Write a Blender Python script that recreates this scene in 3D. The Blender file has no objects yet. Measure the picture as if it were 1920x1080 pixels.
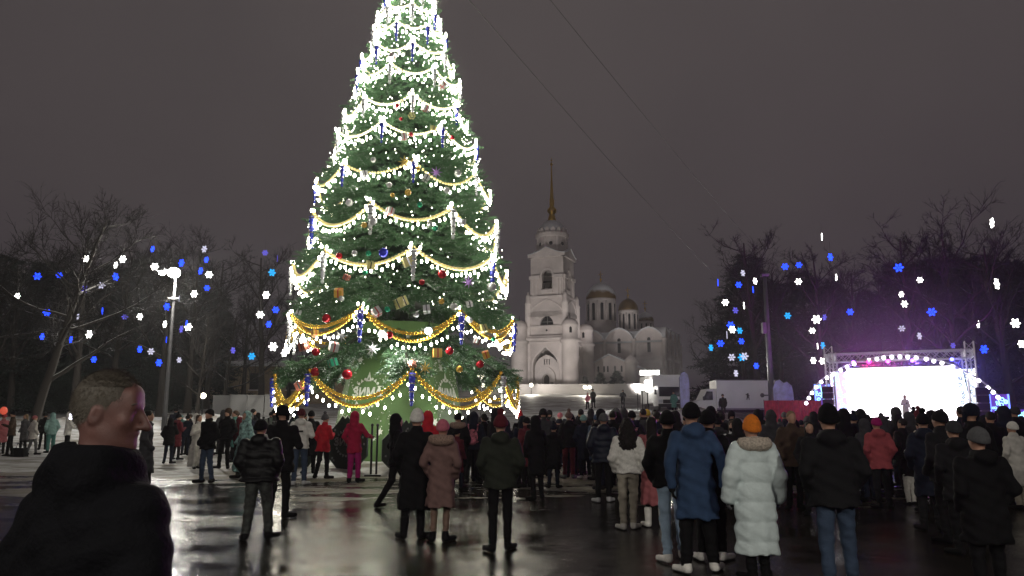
import bpy, math, random
import numpy as np
from mathutils import Vector, Matrix
from mathutils.geometry import tessellate_polygon
R = math.radians
random.seed(7)
rng = np.random.default_rng(7)
scene = bpy.context.scene
col = scene.collection

# ------------------------------------------------------------------ camera
FPX, HOR, CAMH = 1400.0, 780.0, 1.62          # focal length in photo pixels, horizon row, eye height
PITCH = math.atan((HOR - 540.0) / FPX)
cam_d = bpy.data.cameras.new('camera')
cam = bpy.data.objects.new('camera', cam_d); col.objects.link(cam)
cam.location = (0, 0, CAMH); cam.rotation_euler = (math.pi / 2 + PITCH, 0, 0)
cam_d.sensor_width = 36.0; cam_d.lens = 36.0 * FPX / 1920.0
cam_d.clip_start = 0.1; cam_d.clip_end = 3000
scene.camera = cam

# ------------------------------------------------------------------ world: overcast night sky lit by the town
world = bpy.data.worlds.new('World'); scene.world = world; world.use_nodes = True
wn = world.node_tree; wn.nodes.clear()
w_out = wn.nodes.new('ShaderNodeOutputWorld'); w_bg = wn.nodes.new('ShaderNodeBackground')
w_tc = wn.nodes.new('ShaderNodeTexCoord'); w_sep = wn.nodes.new('ShaderNodeSeparateXYZ')
w_ramp = wn.nodes.new('ShaderNodeValToRGB'); w_noise = wn.nodes.new('ShaderNodeTexNoise')
w_mix = wn.nodes.new('ShaderNodeMixRGB'); w_mix.blend_type = 'MULTIPLY'; w_mix.inputs[0].default_value = 1.0
w_nr = wn.nodes.new('ShaderNodeValToRGB')
wn.links.new(w_tc.outputs['Generated'], w_sep.inputs[0])
wn.links.new(w_sep.outputs['Z'], w_ramp.inputs[0])
e = w_ramp.color_ramp.elements
e[0].position = 0.0; e[0].color = (0.037, 0.030, 0.037, 1)
e[1].position = 0.62; e[1].color = (0.072, 0.062, 0.062, 1)
m_ = e.new(0.28); m_.color = (0.056, 0.047, 0.049, 1)
wn.links.new(w_tc.outputs['Generated'], w_noise.inputs['Vector'])
w_noise.inputs['Scale'].default_value = 1.6; w_noise.inputs['Detail'].default_value = 3.0
wn.links.new(w_noise.outputs['Fac'], w_nr.inputs[0])
w_nr.color_ramp.elements[0].position = 0.3; w_nr.color_ramp.elements[0].color = (0.80, 0.79, 0.82, 1)
w_nr.color_ramp.elements[1].position = 0.7; w_nr.color_ramp.elements[1].color = (1.15, 1.13, 1.12, 1)
wn.links.new(w_ramp.outputs[0], w_mix.inputs[1]); wn.links.new(w_nr.outputs[0], w_mix.inputs[2])
wn.links.new(w_mix.outputs[0], w_bg.inputs[0]); w_bg.inputs[1].default_value = 1.0
wn.links.new(w_bg.outputs[0], w_out.inputs[0])

# ------------------------------------------------------------------ render settings
scene.render.engine = 'CYCLES'
scene.view_settings.view_transform = 'Standard'; scene.view_settings.look = 'None'
scene.view_settings.exposure = 0.0; scene.view_settings.gamma = 1.0
cy = scene.cycles
cy.use_denoising = True; cy.max_bounces = 6; cy.diffuse_bounces = 3; cy.glossy_bounces = 3
cy.transmission_bounces = 4; cy.transparent_max_bounces = 6; cy.volume_bounces = 0
cy.sample_clamp_indirect = 4.0; cy.sample_clamp_direct = 0.0
cy.use_light_tree = True; cy.caustics_reflective = False; cy.caustics_refractive = False

# ------------------------------------------------------------------ pixel helpers
SP, CP = math.sin(PITCH), math.cos(PITCH)
def ray(px, py):
    dx = (px - 960.0) / FPX; dy = (540.0 - py) / FPX
    return dx, CP - dy * SP, SP + dy * CP
def at(px, py, Y):                    # the point of that pixel's ray at depth Y
    a, b, c = ray(px, py); t = Y / b
    return Vector((a * t, Y, CAMH + c * t))
def ground_Y(py):                     # depth at which the ray meets the flat square
    a, b, c = ray(960, py)
    return CAMH / -c * b

def sstep(a, b, x):
    t = np.clip((x - a) / (b - a), 0, 1); return t * t * (3 - 2 * t)
def terrain(x, y):                    # the square is flat, the ground climbs to the cathedral
    x = np.asarray(x, float); y = np.asarray(y, float)
    s = np.clip(y - 31, 0, 86) * 0.062
    s = s * (1 - np.exp(-np.clip(y - 31, 0, 99) / 6.0))
    side = sstep(0.26, 0.36, x / np.maximum(y, 1.0)) * (1 - sstep(55, 75, y))
    return s * (1 - side * 0.92)
def gz(x, y): return float(terrain(x, y))

# ------------------------------------------------------------------ materials
MATS = {}
def nodes_of(m):
    m.use_nodes = True; return m.node_tree.nodes, m.node_tree.links
def mat(name, base=(0.5, 0.5, 0.5), rough=0.6, metal=0.0, emit=None, estr=0.0, vary=0.12, vscale=6.0,
        bump=0.0, bscale=40.0, sheen=0.0, spec=0.5, coat=0.0, trans=0.0, alpha=1.0, island=0.0, coord='Object'):
    if name in MATS: return MATS[name]
    m = bpy.data.materials.new(name); n, l = nodes_of(m)
    p = n['Principled BSDF']
    p.inputs['Base Color'].default_value = (*base, 1); p.inputs['Roughness'].default_value = rough
    p.inputs['Metallic'].default_value = metal; p.inputs['Specular IOR Level'].default_value = spec
    p.inputs['Sheen Weight'].default_value = sheen; p.inputs['Coat Weight'].default_value = coat
    p.inputs['Transmission Weight'].default_value = trans; p.inputs['Alpha'].default_value = alpha
    if emit is not None:
        p.inputs['Emission Color'].default_value = (*emit, 1); p.inputs['Emission Strength'].default_value = estr
    tc = n.new('ShaderNodeTexCoord')
    if vary > 0:
        t = n.new('ShaderNodeTexNoise'); t.inputs['Scale'].default_value = vscale; t.inputs['Detail'].default_value = 4
        l.new(tc.outputs[coord], t.inputs['Vector'])
        r = n.new('ShaderNodeValToRGB'); r.color_ramp.elements[0].position = 0.3; r.color_ramp.elements[1].position = 0.7
        r.color_ramp.elements[0].color = (*[max(0, c * (1 - vary)) for c in base], 1)
        r.color_ramp.elements[1].color = (*[min(1, c * (1 + vary)) for c in base], 1)
        l.new(t.outputs['Fac'], r.inputs[0]); src = r.outputs[0]
        if island > 0:
            g = n.new('ShaderNodeNewGeometry'); mr = n.new('ShaderNodeMapRange')
            mr.inputs['To Min'].default_value = 1 - island; mr.inputs['To Max'].default_value = 1 + island
            l.new(g.outputs['Random Per Island'], mr.inputs['Value'])
            vm = n.new('ShaderNodeVectorMath'); vm.operation = 'SCALE'
            l.new(src, vm.inputs[0]); l.new(mr.outputs[0], vm.inputs['Scale']); src = vm.outputs[0]
        l.new(src, p.inputs['Base Color'])
    if bump > 0:
        b = n.new('ShaderNodeBump'); b.inputs['Strength'].default_value = bump; b.inputs['Distance'].default_value = 0.02
        t2 = n.new('ShaderNodeTexNoise'); t2.inputs['Scale'].default_value = bscale; t2.inputs['Detail'].default_value = 5
        l.new(tc.outputs[coord], t2.inputs['Vector']); l.new(t2.outputs['Fac'], b.inputs['Height'])
        l.new(b.outputs[0], p.inputs['Normal'])
    MATS[name] = m
    return m
def emis(name, c, s):
    if name in MATS: return MATS[name]
    m = bpy.data.materials.new(name); n, l = nodes_of(m)
    n.remove(n['Principled BSDF']); em = n.new('ShaderNodeEmission')
    em.inputs[0].default_value = (*c, 1); em.inputs[1].default_value = s
    l.new(em.outputs[0], n['Material Output'].inputs[0]); MATS[name] = m
    return m
def snow_over(name, base, snow_amount=0.5, rough=0.9, scale=5.0, snow=(0.72, 0.75, 0.78)):
    """a bark or wall colour with snow lying on the faces that look up"""
    if name in MATS: return MATS[name]
    m = bpy.data.materials.new(name); n, l = nodes_of(m); p = n['Principled BSDF']
    p.inputs['Roughness'].default_value = rough; p.inputs['Specular IOR Level'].default_value = 0.2
    g = n.new('ShaderNodeNewGeometry'); s = n.new('ShaderNodeSeparateXYZ'); l.new(g.outputs['Normal'], s.inputs[0])
    tc = n.new('ShaderNodeTexCoord'); t = n.new('ShaderNodeTexNoise'); t.inputs['Scale'].default_value = scale
    t.inputs['Detail'].default_value = 4; l.new(tc.outputs['Object'], t.inputs['Vector'])
    ma = n.new('ShaderNodeMath'); ma.operation = 'MULTIPLY_ADD'; ma.inputs[1].default_value = 0.9
    l.new(t.outputs['Fac'], ma.inputs[0]); l.new(s.outputs['Z'], ma.inputs[2])
    r = n.new('ShaderNodeValToRGB'); r.color_ramp.elements[0].position = 1.35 - snow_amount
    r.color_ramp.elements[1].position = min(1.0, 1.47 - snow_amount)
    ms = n.new('ShaderNodeMath'); ms.operation = 'MULTIPLY'; ms.inputs[1].default_value = 0.75
    l.new(ma.outputs[0], ms.inputs[0]); l.new(ms.outputs[0], r.inputs[0])
    mx = n.new('ShaderNodeMixRGB'); l.new(r.outputs[0], mx.inputs[0])
    mx.inputs[1].default_value = (*base, 1); mx.inputs[2].default_value = (*snow, 1)
    l.new(mx.outputs[0], p.inputs['Base Color']); MATS[name] = m
    return m

# ------------------------------------------------------------------ objects
def tag(o, label, cat, group=None):
    o['label'] = label; o['category'] = cat
    if group: o['group'] = group
    return o
def empty(name, loc=(0, 0, 0), rz=0.0, label=None, cat=None, group=None, parent=None):
    o = bpy.data.objects.new(name, None); col.objects.link(o)
    o.location = loc; o.rotation_euler = (0, 0, rz); o.empty_display_size = 0.2
    if parent: o.parent = parent
    if label: tag(o, label, cat, group)
    return o
def link(name, me, parent=None, loc=None):
    o = bpy.data.objects.new(name, me); col.objects.link(o)
    if parent: o.parent = parent
    if loc is not None: o.location = loc
    return o
def copy_tree(o, parent=None):
    c = o.copy(); col.objects.link(c)
    if parent is not None: c.parent = parent
    for ch in o.children: copy_tree(ch, c)
    return c

class MB:
    """collects shapes for ONE mesh"""
    def __init__(s): s.v = []; s.f = []; s.m = []; s.M = None; s.mi = 0
    def add(s, vs, fs):
        o = len(s.v)
        if s.M is not None: vs = [tuple(s.M @ Vector(v)) for v in vs]
        s.v.extend([tuple(v) for v in vs]); s.f.extend([tuple(i + o for i in f) for f in fs]); s.m.extend([s.mi] * len(fs))
        return s
    def box(s, c, d, rz=0.0, rx=0.0, ry=0.0, taper=1.0):
        x, y, z = d[0] / 2, d[1] / 2, d[2] / 2
        vs = [Vector((i * x * (taper if k > 0 else 1), j * y * (taper if k > 0 else 1), k * z)) for k in (-1, 1) for j in (-1, 1) for i in (-1, 1)]
        if rz or rx or ry:
            M = Matrix.Rotation(rz, 3, 'Z') @ Matrix.Rotation(ry, 3, 'Y') @ Matrix.Rotation(rx, 3, 'X'); vs = [M @ v for v in vs]
        C = Vector(c)
        return s.add([v + C for v in vs], [(0, 2, 3, 1), (4, 5, 7, 6), (0, 1, 5, 4), (2, 6, 7, 3), (0, 4, 6, 2), (1, 3, 7, 5)])
    def tube(s, pts, rs, n=6, caps=True):
        pts = [Vector(p) for p in pts]; vs = []; fs = []
        if not hasattr(rs, '__len__'): rs = [rs] * len(pts)
        for i, p in enumerate(pts):
            d = (pts[min(i + 1, len(pts) - 1)] - pts[max(i - 1, 0)])
            d = d.normalized() if d.length > 1e-9 else Vector((0, 0, 1))
            a = d.orthogonal() if abs(d.z) > 0.95 else d.cross(Vector((0, 0, 1)))
            a.normalize(); b = d.cross(a)
            for k in range(n):
                t = 2 * math.pi * k / n
                vs.append(p + (a * math.cos(t) + b * math.sin(t)) * rs[i])
        for i in range(len(pts) - 1):
            for k in range(n):
                k2 = (k + 1) % n
                fs.append((i * n + k, i * n + k2, (i + 1) * n + k2, (i + 1) * n + k))
        if caps:
            fs.append(tuple(range(n))[::-1]); fs.append(tuple((len(pts) - 1) * n + k for k in range(n)))
        return s.add(vs, fs)
    def lathe(s, prof, n=16, c=(0, 0, 0), cap=True):
        vs = []; fs = []; C = Vector(c)
        for (r, z) in prof:
            for k in range(n):
                t = 2 * math.pi * k / n; vs.append(C + Vector((r * math.cos(t), r * math.sin(t), z)))
        for i in range(len(prof) - 1):
            for k in range(n):
                k2 = (k + 1) % n; fs.append((i * n + k, i * n + k2, (i + 1) * n + k2, (i + 1) * n + k))
        if cap:
            fs.append(tuple(range(n))[::-1]); fs.append(tuple((len(prof) - 1) * n + k for k in range(n)))
        return s.add(vs, fs)
    def ball(s, c, r, n=10, m=6, sz=1.0):
        return s.lathe([(max(1e-4, r * math.sin(math.pi * i / m)), -r * sz * math.cos(math.pi * i / m)) for i in range(m + 1)], n, c, cap=False)
    def prism(s, outer, y0, y1, holes=()):
        """polygon in (x, z), extruded from y0 to y1"""
        loops = [list(outer)] + [list(h) for h in holes]
        flat = [p for lp in loops for p in lp]
        tris = tessellate_polygon([[Vector((p[0], p[1], 0)) for p in lp] for lp in loops])
        n = len(flat); vs = [(p[0], y0, p[1]) for p in flat] + [(p[0], y1, p[1]) for p in flat]; fs = []
        for t in tris: fs.append(tuple(t)); fs.append(tuple(i + n for i in t[::-1]))
        o = 0
        for lp in loops:
            k = len(lp)
            for i in range(k): j = (i + 1) % k; fs.append((o + i, o + j, o + j + n, o + i + n))
            o += k
        return s.add(vs, fs)
    def build(s, name, mats, parent=None, smooth=False, loc=None):
        me = bpy.data.meshes.new(name); me.from_pydata(s.v, [], s.f)
        for m in (mats if isinstance(mats, (list, tuple)) else [mats]): me.materials.append(m)
        if any(s.m): me.polygons.foreach_set('material_index', s.m)
        if smooth: me.polygons.foreach_set('use_smooth', [True] * len(me.polygons))
        me.update()
        return link(name, me, parent, loc)
def np_mesh(name, V, F, mats, smooth=False, mi=None):
    """fast mesh from numpy arrays; F is (n,3) or (n,4)"""
    me = bpy.data.meshes.new(name); V = np.asarray(V, np.float32); F = np.asarray(F, np.int32); k = F.shape[1]
    me.vertices.add(len(V)); me.vertices.foreach_set('co', V.ravel())
    me.loops.add(F.size); me.loops.foreach_set('vertex_index', F.ravel())
    me.polygons.add(len(F)); me.polygons.foreach_set('loop_start', np.arange(len(F), dtype=np.int32) * k)
    for m in mats: me.materials.append(m)
    if mi is not None: me.polygons.foreach_set('material_index', np.asarray(mi, np.int32))
    if smooth: me.polygons.foreach_set('use_smooth', np.ones(len(F), bool))
    me.update(calc_edges=True); me.validate()
    return me
def arch(w, h, n=10, keel=0.0, x=0.0, z=0.0):
    """outline of an arched opening: width w, total height h, base centre at (x, z)"""
    r = w / 2; sp = h - r * (1 + keel); pts = [(x - r, z), ]
    for i in range(n + 1):
        t = math.pi - math.pi * i / n; q = 1 - abs(math.cos(t))
        pts.append((x + r * math.cos(t), z + sp + r * math.sin(t) + keel * r * q ** 3))
    pts.append((x + r, z)); return pts[::-1]
def circ(r, n=20, x=0.0, z=0.0, a0=0.0):
    return [(x + r * math.cos(a0 + 2 * math.pi * i / n), z + r * math.sin(a0 + 2 * math.pi * i / n)) for i in range(n)]
def spot(name, loc, target, watts, colour, angle, parent=None, soft=0.1, blend=0.5):
    L = bpy.data.lights.new(name, 'SPOT'); L.energy = watts; L.color = colour; L.spot_size = angle; L.spot_blend = blend; L.shadow_soft_size = soft
    o = bpy.data.objects.new(name, L); col.objects.link(o)
    if parent: o.parent = parent
    o.location = loc; o.rotation_euler = (Vector(target) - Vector(loc)).to_track_quat('-Z', 'Y').to_euler()
    return o
# ------------------------------------------------------------------ ground
def ground_material():
    m = bpy.data.materials.new('wet_asphalt'); n, l = nodes_of(m); p = n['Principled BSDF']
    tc = n.new('ShaderNodeTexCoord')
    def noise(scale, detail=4, sx=1.0, sy=1.0, rough=0.55):
        mp = n.new('ShaderNodeMapping'); mp.inputs['Scale'].default_value = (sx, sy, 1); l.new(tc.outputs['Object'], mp.inputs[0])
        t = n.new('ShaderNodeTexNoise'); t.inputs['Scale'].default_value = scale; t.inputs['Detail'].default_value = detail
        t.inputs['Roughness'].default_value = rough; l.new(mp.outputs[0], t.inputs['Vector']); return t.outputs['Fac']
    def ramp(src, a, b, c0=(0, 0, 0, 1), c1=(1, 1, 1, 1)):
        r = n.new('ShaderNodeValToRGB'); r.color_ramp.elements[0].position = a; r.color_ramp.elements[1].position = b
        r.color_ramp.elements[0].color = c0; r.color_ramp.elements[1].color = c1; l.new(src, r.inputs[0]); return r.outputs[0]
    # trampled slush lies in streaks towards the far side of the square
    sep = n.new('ShaderNodeSeparateXYZ'); l.new(tc.outputs['Object'], sep.inputs[0])
    mr = n.new('ShaderNodeMapRange'); mr.inputs['From Min'].default_value = 9; mr.inputs['From Max'].default_value = 21
    mr.inputs['To Min'].default_value = -0.20; mr.inputs['To Max'].default_value = 0.10; l.new(sep.outputs['Y'], mr.inputs['Value'])
    ad = n.new('ShaderNodeMath'); l.new(noise(0.5, 6, 0.7, 1.6, 0.65), ad.inputs[0]); l.new(mr.outputs[0], ad.inputs[1])
    slush = ramp(ad.outputs[0], 0.5, 0.62)
    tone = ramp(noise(1.3, 6), 0.3, 0.75, (0.010, 0.0085, 0.007, 1), (0.034, 0.028, 0.021, 1))
    grit = ramp(noise(60, 3), 0.35, 0.7, (0.6, 0.6, 0.6, 1), (1.3, 1.3, 1.3, 1))
    mg = n.new('ShaderNodeMixRGB'); mg.blend_type = 'MULTIPLY'; mg.inputs[0].default_value = 1
    l.new(tone, mg.inputs[1]); l.new(grit, mg.inputs[2])
    mx = n.new('ShaderNodeMixRGB'); l.new(slush, mx.inputs[0]); l.new(mg.outputs[0], mx.inputs[1])
    mx.inputs[2].default_value = (0.13, 0.112, 0.082, 1); l.new(mx.outputs[0], p.inputs['Base Color'])
    rg = ramp(noise(0.9, 6, 1, 1.4), 0.38, 0.66, (0.05, 0.05, 0.05, 1), (0.24, 0.24, 0.24, 1))
    mx2 = n.new('ShaderNodeMixRGB'); l.new(slush, mx2.inputs[0]); l.new(rg, mx2.inputs[1]); mx2.inputs[2].default_value = (0.6, 0.6, 0.6, 1)
    l.new(mx2.outputs[0], p.inputs['Roughness']); p.inputs['Specular IOR Level'].default_value = 0.55
    b1 = n.new('ShaderNodeBump'); b1.inputs['Distance'].default_value = 0.008; icy = ramp(noise(0.42, 5, 1.0, 1.3, 0.6), 0.38, 0.60, (0.14, 0.14, 0.14, 1), (1, 1, 1, 1)); l.new(icy, b1.inputs['Strength'])
    l.new(noise(22, 5, 1, 1, 0.7), b1.inputs['Height'])
    b2 = n.new('ShaderNodeBump'); b2.inputs['Strength'].default_value = 0.35; b2.inputs['Distance'].default_value = 0.02
    l.new(noise(4.5, 4), b2.inputs['Height']); l.new(b1.outputs[0], b2.inputs['Normal']); l.new(b2.outputs[0], p.inputs['Normal'])
    return m
ASPHALT = ground_material()
def snow_material(name='snow', base=(0.52, 0.53, 0.54), dirt=(0.15, 0.135, 0.11), d0=0.38, d1=0.60, scale=0.6):
    m = bpy.data.materials.new(name); n, l = nodes_of(m); p = n['Principled BSDF']
    tc = n.new('ShaderNodeTexCoord'); mp = n.new('ShaderNodeMapping'); mp.inputs['Scale'].default_value = (0.8, 1.5, 1)
    l.new(tc.outputs['Object'], mp.inputs[0])
    t = n.new('ShaderNodeTexNoise'); t.inputs['Scale'].default_value = scale; t.inputs['Detail'].default_value = 7; t.inputs['Roughness'].default_value = 0.65
    l.new(mp.outputs[0], t.inputs['Vector'])
    r = n.new('ShaderNodeValToRGB'); r.color_ramp.elements[0].position = d0; r.color_ramp.elements[1].position = d1
    r.color_ramp.elements[0].color = (*base, 1); r.color_ramp.elements[1].color = (*dirt, 1); l.new(t.outputs['Fac'], r.inputs[0])
    l.new(r.outputs[0], p.inputs['Base Color']); p.inputs['Roughness'].default_value = 0.62; p.inputs['Specular IOR Level'].default_value = 0.35
    b = n.new('ShaderNodeBump'); b.inputs['Strength'].default_value = 0.8; b.inputs['Distance'].default_value = 0.04
    t2 = n.new('ShaderNodeTexNoise'); t2.inputs['Scale'].default_value = 7; t2.inputs['Detail'].default_value = 6
    l.new(tc.outputs['Object'], t2.inputs['Vector']); l.new(t2.outputs['Fac'], b.inputs['Height']); l.new(b.outputs[0], p.inputs['Normal'])
    return m
SNOW = snow_material()
SNOWCLEAN = snow_material('clean_snow', (0.74, 0.76, 0.78), (0.62, 0.63, 0.64), 0.45, 0.75, 0.5)

def waves(x, y, seed, octs=5, f0=0.25):
    r = np.random.default_rng(seed); out = 0 * x; a = 1.0; f = f0
    for _ in range(octs):
        for _ in range(3):
            th = r.uniform(0, 2 * math.pi); ph = r.uniform(0, 6.28)
            out = out + a * np.sin((x * math.cos(th) + y * math.sin(th)) * f * 2 * math.pi + ph)
        a *= 0.55; f *= 1.95
    return out / 3.0
def grid_sheet(name, xs, ys, zf, material, keep=None):
    X, Y = np.meshgrid(xs, ys); Z = zf(X, Y); nx = len(xs); ny = len(ys)
    V = np.stack([X.ravel(), Y.ravel(), Z.ravel()], 1); idx = np.arange(nx * ny).reshape(ny, nx)
    F = np.stack([idx[:-1, :-1].ravel(), idx[:-1, 1:].ravel(), idx[1:, 1:].ravel(), idx[1:, :-1].ravel()], 1)
    if keep is not None:
        F = F[keep(X, Y).ravel()[F].any(1)]
    o = link(name, np_mesh(name, V, F, [material], smooth=True)); o['kind'] = 'structure'; return o
xs = np.concatenate([np.linspace(-900, -70, 22), np.linspace(-68, 68, 60), np.linspace(70, 900, 22)])
ys = np.concatenate([np.linspace(-60, 30, 20), np.linspace(33, 130, 50), np.linspace(140, 1500, 22)])
grid_sheet('square', xs, ys, lambda x, y: terrain(x, y), ASPHALT)
def snow_h(x, y):
    edge = 19.6 + 1.4 * waves(x, y * 0, 3, 4, 0.08) + 1.0 * waves(x, y, 4, 3, 0.3)
    edge = edge + sstep(-4, 3, x) * 2.6 + sstep(4, 9, x) * 13
    cover = sstep(0.0, 2.2, y - edge)
    lumps = 0.035 * waves(x, y, 5, 5, 0.35) + 0.05 * waves(x, y, 6, 3, 0.06)
    z = terrain(x, y) + cover * (0.06 + lumps * (0.4 + 0.6 * cover)) - 0.05 * (1 - cover)
    # shovelled ridge behind the crowd
    rx = sstep(0.5, 3.0, x) * (1 - sstep(12.5, 15.5, x)); ry = np.exp(-((y - 41 - 0.8 * np.sin(x * 0.7)) / 2.3) ** 2)
    z = z + rx * ry * (1.15 + 0.28 * waves(x, y, 8, 4, 0.22))
    rx2 = 1 - sstep(-13.5, -11.5, x); ry2 = np.exp(-((y - 47) / 2.0) ** 2)
    z = z + rx2 * ry2 * (0.5 + 0.2 * waves(x, y, 9, 4, 0.25))
    return z
xs = np.concatenate([np.arange(-900, -60, 40), np.arange(-60, -30, 1.0), np.arange(-30, 30, 0.22), np.arange(30, 60, 1.0), np.arange(60, 901, 40)])
ys = np.concatenate([np.arange(14, 50, 0.22), np.arange(50, 130, 1.0), np.arange(130, 1500, 60)])
grid_sheet('snow_ground', xs, ys, snow_h, SNOW)
def gs(x, y): return max(gz(x, y), float(snow_h(np.float64(x), np.float64(y))))

# ------------------------------------------------------------------ bell tower and cathedral
PLASTER = mat('white_plaster', (0.64, 0.585, 0.56), 0.85, vary=0.2, vscale=0.35, bump=0.2, bscale=3)
PLASTER2 = mat('plaster_trim', (0.70, 0.645, 0.62), 0.85, vary=0.13, vscale=0.8)
DARKOPEN = mat('dark_glass', (0.02, 0.02, 0.022), 0.25, vary=0.0)
GOLD = mat('gilded_metal', (0.62, 0.40, 0.08), 0.3, metal=1.0, vary=0.1, vscale=2)
GOLDSNOW = snow_over('gilded_dome_under_snow', (0.16, 0.10, 0.035), 0.86, 0.5, 0.35)
ROOFSNOW = snow_over('roof_under_snow', (0.25, 0.24, 0.24), 0.95, 0.9, 0.6)
YT = 118.0
Zt = lambda py: at(960, py, YT).z
MX = YT / FPX / CP                                    # metres for one photo pixel at the tower
TROT = R(-22)
base = at(1038, 740, YT); zb = Zt(748)
tower = empty('bell_tower', (base.x, YT, 0), TROT, 'tall white tiered bell tower with a gold spire beside the cathedral', 'bell tower')
def four(fn):
    for k in range(4): fn(Matrix.Rotation(k * math.pi / 2, 4, 'Z'), k)
def face_tier(s, z0, z1, hole, depth, name):
    """four walls of a tier, an arched niche cut in each"""
    mb = MB()
    for k in range(4):
        mb.M = Matrix.Rotation(k * math.pi / 2, 4, 'Z')
        e_ = s if k % 2 == 0 else s - depth
        mb.prism([(-e_, z0), (e_, z0), (e_, z1), (-e_, z1)], -s, -s + depth, [hole] if hole else ())
    mb.M = None; mb.box((0, 0, z1 - 0.15), (2 * s - 0.1, 2 * s - 0.1, 0.28))
    return mb.build(name, PLASTER, tower)
s1 = 3.75
z1 = Zt(634)
# ground tier with a deep keel arched portal
hole = arch(4.0, Zt(655) - zb, 14, 0.35, 0.0, zb + 0.02)
w = face_tier(s1, zb, z1, hole, 0.9, 'wall')
for k in range(4):
    M = Matrix.Rotation(k * math.pi / 2, 4, 'Z')
    mb = MB(); mb.M = M
    door = arch(1.05, Zt(704) - Zt(733), 8, 0.25, 0.0, Zt(733)); oc = [circ(0.2, 10, q, Zt(721)) for q in (-1.0, 1.0)]
    slots = [[(q - 0.09, Zt(686)), (q + 0.09, Zt(686)), (q + 0.09, Zt(676)), (q - 0.09, Zt(676))] for q in (-0.35, 0.05, 0.45)]
    hi = arch(3.85, Zt(668) - zb, 12, 0.1, 0.0, zb)
    mb.prism(hi, -s1 + 0.55, -s1 + 0.85, [door] + oc + slots)
    po = arch(2.9, Zt(690) - zb, 12, 0.05, 0.0, zb); pd = arch(1.15, Zt(703) - Zt(733), 8, 0.25, 0.0, Zt(733))
    mb.prism(po, -s1 + 0.1, -s1 + 0.54, [pd] + [circ(0.24, 10, q, Zt(721)) for q in (-1.0, 1.0)])
    mb.prism(arch(4.4, Zt(652) - zb, 14, 0.35, 0, zb), -s1 - 0.14, -s1 - 0.004, [arch(4.0, Zt(655) - zb - 0.02, 14, 0.35, 0, zb + 0.02)])
    for q in (-2.6, 2.6): mb.box((q, -s1 - 0.1, (zb + Zt(648)) / 2), (0.45, 0.2, Zt(648) - zb))
    mb.box((0, -s1 - 0.2, Zt(640)), (2 * s1 - 1.2, 0.4, 0.35)); mb.box((0, -s1 - 0.12, Zt(646)), (2 * s1 - 1.6, 0.24, 0.18))
    mb.build('portal', PLASTER2, tower)
    d = MB(); d.M = M; d.box((0, -s1 + 0.80, (Zt(704) + Zt(733)) / 2), (1.3, 0.06, Zt(703) - Zt(734))); d.build('door', mat('old_door', (0.05, 0.035, 0.025), 0.6), tower)
    if k in (0, 1):
        d = MB(); d.M = M
        d.box((0, -s1 + 1.05, (Zt(676) + Zt(722)) / 2), (3.4, 0.05, 3.9)); d.build('window', DARKOPEN, tower)
        for j in range(5):
            st = MB(); st.M = M; st.box((0, -s1 - 0.3 - 0.18 * (5 - j), zb - 0.5 + 0.14 * j), (2.8, 0.36 * (5 - j), 0.14)); st.build('step', PLASTER2, tower)
# corner turrets
for i, (a, b) in enumerate(((-1, -1), (1, -1), (1, 1), (-1, 1))):
    q = 4.12; tz = Zt(606)
    mb = MB(); r0 = 1.28
    mb.lathe([(r0 * 1.05, zb - 0.6), (r0 * 1.05, zb + 0.5), (r0, zb + 0.6), (r0, Zt(648)), (r0 * 1.16, Zt(647)), (r0 * 1.16, Zt(643)), (r0 * 0.92, Zt(641)), (r0 * 0.90, Zt(620)), (r0 * 1.0, Zt(619)), (r0 * 1.0, Zt(616))] +
             [(r0 * 0.98 * math.cos(t), Zt(616) + 1.0 * math.sin(t)) for t in np.linspace(0.05, 1.5, 7)], 20, (a * q, b * q, 0))
    t_ = mb.build('turret', PLASTER, tower, True)
    wv = MB(); wv.M = Matrix.Translation((a * q, b * q, 0)) @ Matrix.Rotation(R(22) if i == 1 else R(0), 4, 'Z')
    wv.prism(arch(0.36, 0.95, 8, 0.3, 0.0, Zt(632)), -r0 * 0.93, -r0 * 0.85); wv.build('window', DARKOPEN, t_)
    wv = MB(); wv.tube([(a * q, b * q, tz + 0.1), (a * q, b * q, tz + 0.9)], [0.1, 0.03], 6); wv.build('finial', mat('dark_iron', (0.03, 0.03, 0.03), 0.5, 0.6), t_)
# second tier
s2 = 3.05; z2 = Zt(560)
face_tier(s2, z1 - 0.2, z2, arch(2.15, Zt(591) - Zt(613), 12, 0.55, 0.0, Zt(613)), 0.6, 'wall')
for k in range(2):
    M = Matrix.Rotation(k * math.pi / 2, 4, 'Z')
    mb = MB(); mb.M = M
    mb.prism(arch(2 * s2 + 0.3, Zt(566) - Zt(590), 14, 0.1, 0, Zt(590)), -s2 - 0.16, -s2 - 0.004, [arch(2 * s2 - 0.4, Zt(568) - Zt(590), 14, 0.1, 0, Zt(589.5))])
    mb.box((0, -s2 - 0.15, Zt(616)), (2 * s2 + 0.3, 0.3, 0.2)); mb.build('moulding', PLASTER2, tower)
    d = MB(); d.M = M; d.box((0, -s2 + 0.5, (Zt(588) + Zt(614)) / 2), (2.4, 0.06, 2.4)); d.mi = 0; wdw = d.build('window', DARKOPEN, tower)
    d = MB(); d.M = M; d.box((0, -s2 + 0.42, Zt(603)), (0.08, 0.06, 1.9)); d.box((0, -s2 + 0.42, Zt(607)), (2.2, 0.05, 0.08)); d.build('glazing_bar', mat('grey_frame', (0.2, 0.2, 0.19), 0.6), wdw)
    d = MB(); d.M = M; d.prism(circ(0.16, 10, 0, Zt(623)), -s2 - 0.02, -s2 + 0.02); d.build('window', DARKOPEN, tower)
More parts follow.
